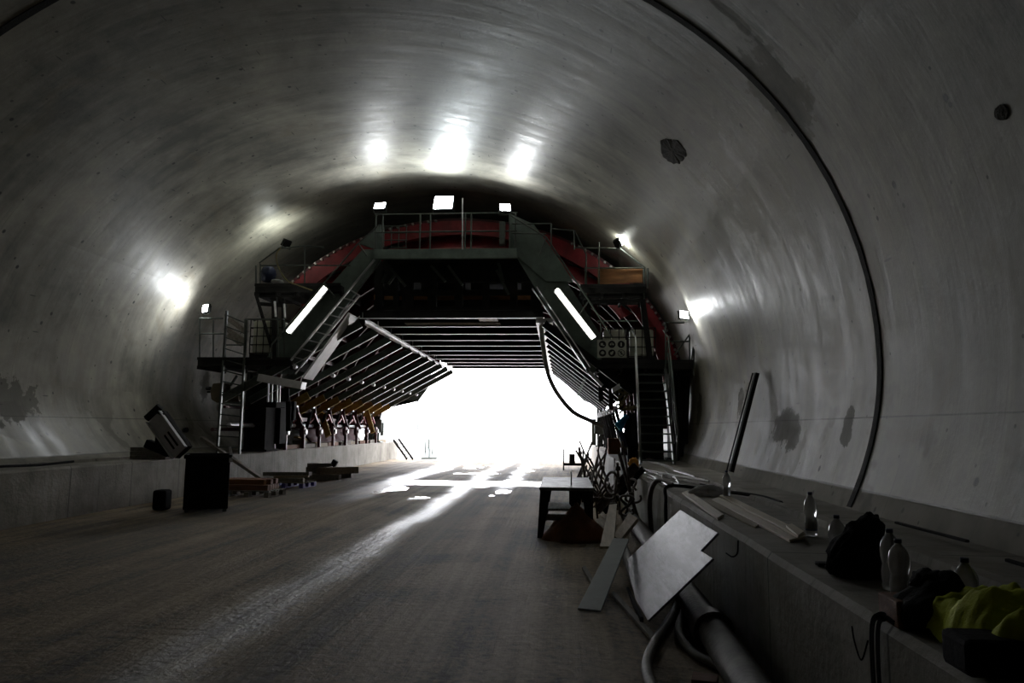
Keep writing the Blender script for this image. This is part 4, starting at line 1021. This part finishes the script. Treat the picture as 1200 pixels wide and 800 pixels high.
# coated board and pale planks leaning at the pile
def board4(pix, zs, t, m_, label, name='board', cat='board'):
    pts = [gz(*p, z) for p, z in zip(pix, zs)]
    n = (pts[1]-pts[0]).cross(pts[2]-pts[0]).normalized()
    if n.z > 0: n = -n
    c = sum(pts, V())/4; o = MB().prism(pts, n*t).build(name, m_, loc=(c.x, c.y, 0), bevel=.003); return tag(o, label, cat)
board4([(719,630),(737,631),(704,715),(677,712)], [.36,.36,.03,.03], .02, 'board', 'flat grey-green coated board lying propped between the table and the grey panel')
board4([(714,591),(723,590),(719,640),(703,640)], [.42,.42,.20,.20], .03, 'pale', 'pale plank standing on the grey-green board', name='plank', cat='plank')
board4([(737,600),(747,607),(727,632),(719,628)], [.40,.40,.22,.22], .04, 'wood', 'short pale timber beside the leaning pale plank', name='plank', cat='plank')
board4([(716,694),(720,692),(770,745),(766,750)], [.05,.05,.05,.05], .03, 'gwood', 'thin wooden batten on the floor between the coated board and the hoses', name='batten', cat='batten')
board4([(682,664),(686,662),(697,680),(693,682)], [.04]*4, .03, 'gwood', 'short wooden batten on the floor below the tarpaulin', name='batten', cat='batten')
board4([(812,786),(842,791),(840,799),(810,796)], [.06]*4, .05, 'rwood', 'small wooden block on the floor at the bottom of the picture', name='block', cat='block')
board4([(692,610),(704,606),(714,616),(700,622)], [.12]*4, .03, 'wood', 'small pale board on the floor behind the tarpaulin', name='board')
# dark channel leaning from the bench to the floor
p, q = gz(746, 546, .95), gz(699, 598, .12)
ch = thing('leaning_channel', 'dark steel channel sloping from the right bench down to the scrap pile', 'channel', q)
MB().channel(p, q, .16, .08, .012).build('channel', 'scrap', ch)
MB().bar(p+V((.12,0,-.04)), q+V((.14,0,-.02)), .05, .10).build('batten', 'dark', ch)
# hoses
def hose(pix, r, label, zs=None, m_='hose', name='hose'):
    pts = [gz(*p, (zs[i] if zs else r)) for i, p in enumerate(pix)]
    o = MB().tube(catmull(pts, 8), r, 12).build(name, m_, loc=pts[-1]); return tag(o, label, 'hose')
hose([(800,700),(782,730),(768,752),(759,772),(759,790),(768,815)], .036, 'dusty hose bulging toward the thin batten, outermost of the three')
hose([(806,705),(795,738),(812,764),(838,778),(856,790),(880,830)], .032, 'dusty hose in the middle of the three below the grey panel')
hose([(822,705),(812,738),(834,760),(858,775),(876,790),(905,822)], .030, 'dusty hose nearest the thick pipe below the grey panel')
# scrap of tubes beyond the table
R3 = random.Random(21)
for k in range(36):
    y = R3.uniform(11.6, 23); x = .95+R3.uniform(-.45, .28)-(.1 if y > 16 else 0); L_ = R3.uniform(.5, 1.5)
    d = V((R3.uniform(-.6, .5), R3.uniform(-1, 1), R3.uniform(.1, 1.1))).normalized()*L_/2
    zc_ = abs(d.z)+R3.uniform(.02, .05)
    c = V((x, y, zc_)); p, q = c-d, c+d
    for w_ in (p, q): w_.x = min(w_.x, XR-.06)
    mb = MB(); mb.cyl(p, q, R3.uniform(.016, .032), 8)
    if k % 3 == 0: mb.box(q-(q-p)*.1, (.09, .09, .07))
    if k % 4 == 0: mb.cyl(p+(q-p)*.4-V((.05,0,0)), p+(q-p)*.4+V((.05,0,0)), .045, 8)
    o = mb.build('steel_tube', 'scrap', loc=c-V((0,0,abs(d.z)))); tag(o, 'thin rusty steel tube tangled in the scrap heap at the foot of the right bench', 'steel tube', 'scrap tubes at the bench foot')
for k, (px, py, rr) in enumerate(((717,566,.17),(713,575,.13),(742,575,.20),(735,592,.15))):
    c = g(px, py, 11.5+.6*(k % 3)); c.x = min(c.x, XR-.15); R_ = Matrix.Rotation(.5*k, 3, 'Z')
    c.z = max(c.z, rr+.03)
    pts = [c+R_@V((rr*.6*math.cos(t), .1*math.sin(2*t), rr*math.sin(t))) for t in lin(0, 2*PI*.93, 22)]
    o = MB().tube(pts, .020, 8).build('steel_hoop', 'scrap', loc=c-V((0,0,rr))); tag(o, 'bent dark hose loop standing in the scrap heap at the foot of the right bench', 'hoop', 'hoops in the scrap heap')
o = MB().blob((1.44, 15.2, ZL+.11), (.10, .10, .11), .25, 2, 2, 3).build('orange_plug', 'orange', loc=(1.44, 15.2, ZL)); tag(o, 'small orange-yellow plug lying at the bench edge above the scrap heap', 'plug')
hose([(727,505),(727,530),(728,548)], .012, 'thin cord hanging above the orange plug', zs=[1.55,1.2,.9], name='cord') if 0 else None
# dark hoses and cables draped over the bench edge
o = MB().tube(catmull([(XR-.08, 9.3, .3), (XR-.05, 9.5, .70), (XR+.02, 9.7, .87), (XR+.5, 9.6, .84), (XR+.9, 8.8, .84), (XR+.95, 8.0, .84)], 6), .022, 8).build('cable', 'black', loc=(XR, 9.5, .8)); tag(o, 'black cable draped over the bench edge across the bundle of thin rods', 'cable')
o = MB().tube(catmull([(XR-.07, 10.9, .05), (XR-.10, 10.8, .6), (XR-.02, 10.6, .87), (XR+.15, 10.3, .84)], 6), .035, 10).build('hose', 'scrap', loc=(XR, 10.8, .0)); tag(o, 'thick dark hose rising up the bench face beside the leaning channel', 'hose')

# --- on the right bench
R4 = random.Random(31)
for k in range(20):
    a_ = gz(R4.uniform(752, 790), R4.uniform(549, 560), ZL+.02+.012*(k % 5)); L_ = R4.uniform(1.2, 2.4); t = R4.uniform(-.2, .35)
    p = a_; q = a_+V((math.sin(t)*L_, -math.cos(t)*L_, 0)); q.x = min(max(q.x, XR+.03), 2.12); p.x = max(p.x, XR+.03)
    o = MB().cyl(p, q, .009 if k % 3 else .014, 6).build('thin_rod', 'galv' if k % 2 else 'scrap', loc=(p+q)/2-V((0,0,.014))); tag(o, 'thin steel rod in the loose bundle lying on the right bench', 'rod', 'thin rods on the right bench')
def flat(pix, z, t, m_, label, name='plank', cat='plank', group=None):
    pts = [gz(*p, z+t) for p in pix]; c = sum(pts, V())/len(pts); o = MB().prism(pts, (0,0,-t)).build(name, m_, loc=(c.x, c.y, z), bevel=.002); return tag(o, label, cat, group)
flat([(799,577),(806,574),(848,602),(841,606)], ZL+.002, .025, 'pale', 'short pale plank lying alone by the edge of the right bench')
flat([(834,585),(842,582),(943,628),(925,632)], ZL+.002, .02, 'pale', 'long pale plank pointing at the bottle with the blue label')
flat([(822,586),(833,584),(893,612),(885,617)], ZL+.002, .015, 'wood', 'thin grey plank on the edge side of the long pale planks')
flat([(843,580),(849,578),(944,624),(934,627)], ZL+.024, .018, 'pale', 'narrow plank lying on top of the long pale planks')
flat([(921,615),(928,613),(942,622),(935,627)], ZL+.044, .018, 'pale', 'small offcut lying on the end of the long planks')
c_ = gz(829, 576, ZL+.05)
o = MB().blob(c_, (.20, .08, .07), .28, 2.4, 12, 4, flat=-.05).build('plastic_wrap', 'film', loc=c_-V((0,0,.05))); tag(o, 'crumpled white plastic wrap on the right bench beside a bottle', 'plastic wrap')
# bottles
def bpos(px, py, s=1.): p = gz(px, py, ZL+.332*s); p.z = ZL; return p
def make_bottle(label, blue, loc, tilt=0, s=1., cat='bottle'):
    r = thing('water_bottle', label, cat, (0,0,0), 'clear plastic water bottles on the right bench')
    prof_ = [(.030, 0), (.043, .006), (.046, .03), (.043, .045), (.046, .06), (.046, .10), (.042, .125), (.039, .14), (.042, .155), (.047, .18), (.048, .21), (.046, .235), (.040, .262), (.030, .283), (.017, .298), (.0145, .312)]
    MB().lathe(prof_, n=28).build('bottle_body', 'pet', r)
    MB().lathe([(.0165, .310), (.0165, .330), (.015, .332)], n=20).build('cap', 'cap', r)
    if blue: MB().lathe([(.0450, .045), (.0452, .062), (.0450, .105), (.0447, .106), (.0447, .046)], n=28).build('label_band', 'blab', r)
    r.location = loc; r.scale = (min(1.04, s+.16) if s < 1 else 1, min(1.04, s+.16) if s < 1 else 1, s); r.rotation_euler = (tilt, 0, .3)
    return r
make_bottle('clear water bottle standing alone at the foot of the leaning black channel', False, gz(852, 585, ZL))
make_bottle('clear bottle with a blue label standing at the end of the planks', True, gz(951, 628, ZL))
make_bottle('clear upright bottle half hidden behind the black jacket, on its plank side', False, bpos(980, 603, .92), s=.92)
# wooden block with a bottle on it
wb_ = gz(1050, 690, ZL); 
bt = gz(1050, 675, ZL+.07)
o = MB().span((1.36, 3.17, ZL), (1.60, 3.36, ZL+.11)).build('wooden_block', 'rwood', loc=(1.48, 3.26, ZL), bevel=.008); tag(o, 'flat wooden block on the right bench between the black jacket and the black bag', 'block')
make_bottle('clear blue-capped bottle rising right behind the flat wooden block', False, bpos(1052, 631, .86), s=.86)
make_bottle('clear bottle a little farther behind the flat wooden block, partly hidden by another bottle', False, bpos(1042, 619, .92), s=.92)
make_bottle('clear bottle standing behind the black bag nearest the yellow vest', False, bpos(1130, 653, .86), s=.86)
# black jacket standing in a heap
jc = gz(1003, 676, ZL)
def jshape(p, q):
    q = q.copy()
    if p.z > 0: q.x *= (1-.35*p.z); q.x += .07*p.z; q.y *= (1-.3*p.z)
    return q
J = thing('black_jacket', 'black jacket slumped in a tall heap between the bottles on the bench', 'jacket', (jc.x, jc.y+.12, ZL))
MB().blob((jc.x+.02, jc.y+.02, ZL+.12), (.15, .12, .20), .20, 1.7, 6, 5, flat=-.118, shape=jshape).build('cloth', 'blackc', J)
MB().blob((jc.x+.10, jc.y+.02, ZL+.27), (.065, .09, .055), .2, 2, 9, 3).build('hood', 'blackc', J)
ln = gz(975, 663, ZL+.0)
MB().prism([gz(*p_, z_)+V((0,.0,0)) for p_, z_ in (((968,664), ZL+.01), ((976,665), ZL+.01), ((991,625), ZL+.17), ((985,628), ZL+.17))], (0,.02,0)).build('lining_flap', 'plate', J)
o = MB().span((ln.x-.09, ln.y-.04, ZL), (ln.x+.08, ln.y+.03, ZL+.022)).build('phone', 'black', loc=(ln.x, ln.y, ZL), bevel=.004); tag(o, 'small flat black case lying in front of the black jacket', 'case')
# black bag with hanging straps
bc = gz(1110, 747, ZL)
Bg = thing('black_bag', 'black bag with straps hanging over the bench edge', 'bag', (bc.x, bc.y+.1, ZL))
MB().blob((bc.x, bc.y+.12, ZL+.095), (.13, .14, .13), .14, 1.8, 15, 4, flat=-.093, shape=jshape).build('bag_body', 'blackc', Bg)
MB().blob((bc.x+.02, bc.y+.16, ZL+.16), (.07, .07, .07), .2, 2, 17, 4).build('bag_flap', 'blackc', Bg)
def strap(pts, w=.022, t=.005):
    pts = catmull(pts, 6); mb = MB(); vs = []
    for i, p in enumerate(pts):
        d = (pts[min(i+1, len(pts)-1)]-pts[max(i-1, 0)]).normalized(); s = d.cross(V((1, .2, .1))).normalized()*w/2; nn = d.cross(s).normalized()*t/2
        vs += [p-s-nn, p+s-nn, p+s+nn, p-s+nn]
    n = len(pts); return mb.add(vs, [(4*i+a, 4*i+(a+1) % 4, 4*i+4+(a+1) % 4, 4*i+4+a) for i in range(n-1) for a in range(4)]+[(0,1,2,3), (4*n-4, 4*n-3, 4*n-2, 4*n-1)])
e = XR-.03
ys_ = bc.y+.25
strap([(bc.x-.06, bc.y+.12, ZL+.13), (bc.x-.12, bc.y+.17, ZL+.03), (e+.03, ys_, ZL+.02), (e, ys_+.02, ZL-.06), (e, ys_+.02, .35)], .026).build('strap', 'blackc', Bg)
strap([(bc.x-.06, bc.y+.10, ZL+.10), (bc.x-.13, bc.y+.12, ZL+.02), (e+.03, ys_-.05, ZL+.02), (e, ys_-.04, ZL-.06), (e, ys_-.04, .3)], .022).build('strap', 'blackc', Bg)
o = MB().tube(catmull([(e-.005, ys_+.05, ZL-.1), (e-.01, ys_+.12, ZL-.20), (e-.01, ys_+.19, ZL-.14), (e-.01, ys_+.21, ZL-.08)], 8), .004, 6).build('wire', 'black', loc=(e, ys_+.1, ZL-.2)); tag(o, 'thin black wire loop hanging on the bench face next to the bag straps', 'wire')
o = MB().tube(catmull([gx(865, 633, e-.01), gx(864, 648, e-.015), gx(858, 652, e-.02), gx(851, 648, e-.01)], 8), .006, 6).build('wire', 'black', loc=gx(865, 652, e-.01)); tag(o, 'thin black wire hook hanging on the bench face beside the grey panel', 'wire')
# yellow vest over a dark box
vc = gz(1165, 780, ZL)
p0 = gz(1130, 792, ZL); o = MB().span((p0.x+.0, p0.y-.03, ZL), (p0.x+.36, p0.y+.15, ZL+.12)).build('tool_box', 'black', loc=(p0.x+.18, p0.y+.12, ZL), bevel=.02); tag(o, 'dark tool box at the near end of the bench under the yellow vest', 'box')
def vest():
    v0 = gz(1100, 718, ZL+.12)
    mb = MB(); n = 40; vs = []
    for j in range(n+1):
        for i in range(n+1):
            u, w_ = i/n, j/n
            x = v0.x+.46*u; y = v0.y-.34+.46*w_-.10*u*(1-w_)
            f = math.sin(w_*13+u*4)*.5+.5
            top = ZL+.125+.075*math.sin(PI*min(1, u*1.1))*(.5+.5*math.sin(PI*w_))
            z = top+.030*f+.045*noise.noise(V((x*12, y*12, 1)))+.02*noise.noise(V((x*30, y*30, 4)))
            ed = max(0, .16-u)/.16; z -= ed*ed*.12; x += .015*math.sin(w_*9)
            edy = max(0, .14-w_)/.14; z -= edy*edy*.04*(1+math.sin(u*12))
            vs.append((x, y, z))
    mb.add(vs, [(j*(n+1)+i, j*(n+1)+i+1, (j+1)*(n+1)+i+1, (j+1)*(n+1)+i) for j in range(n) for i in range(n)], True)
    o = mb.build('safety_vest', 'hivis', loc=(v0.x+.2, v0.y, ZL+.12)); s = o.modifiers.new('thick', 'SOLIDIFY'); s.thickness = .006
    tag(o, 'fluorescent yellow safety vest crumpled over the dark box on the bench', 'vest')
vest()
# channel leaning on the right wall
p = gz(857, 557, ZL+.05); 
q = wall_pt(887, 437, .985)
lc = thing('wall_channel', 'long black steel channel leaning upright against the right wall', 'channel', p)
MB().channel(p+V((0,0,.06)), q, .13, .06, .01, (0,1,0)).build('channel', 'dark', lc)
MB().cyl(p+V((-.09,0,.02)), q+V((-.07,0,.0)), .012, 8).build('side_rod', 'dark', lc)
# timber battens lying by the right wall
for (a_, b_, lb) in (((1050,612),(1134,634),'thin dark batten lying at the wall foot behind the bottles'),((1180,656),(1240,674),'thin dark batten at the wall foot by the right edge')):
    p, q = gz(*a_, ZL+.06), gz(*b_, ZL+.06); timber(p, q, .03, .02, 'dark', lb, name='batten')

# ------------------------------------------------------------------ daylight
w = bpy.data.worlds.new('world'); bpy.context.scene.world = w; w.use_nodes = True
nt = w.node_tree; bg = nt.nodes['Background']
bg.inputs['Color'].default_value = (.94, .95, 1, 1); bg.inputs['Strength'].default_value = 9
sc = bpy.context.scene
sc.view_settings.view_transform = 'Standard'; sc.view_settings.look = 'None'; sc.view_settings.gamma = 1
sc.view_settings.exposure = .12; sc.view_settings.use_curve_mapping = False
sc.cycles.max_bounces = 8; sc.cycles.sample_clamp_indirect = 6
sc.cycles.caustics_reflective = False; sc.cycles.caustics_refractive = False
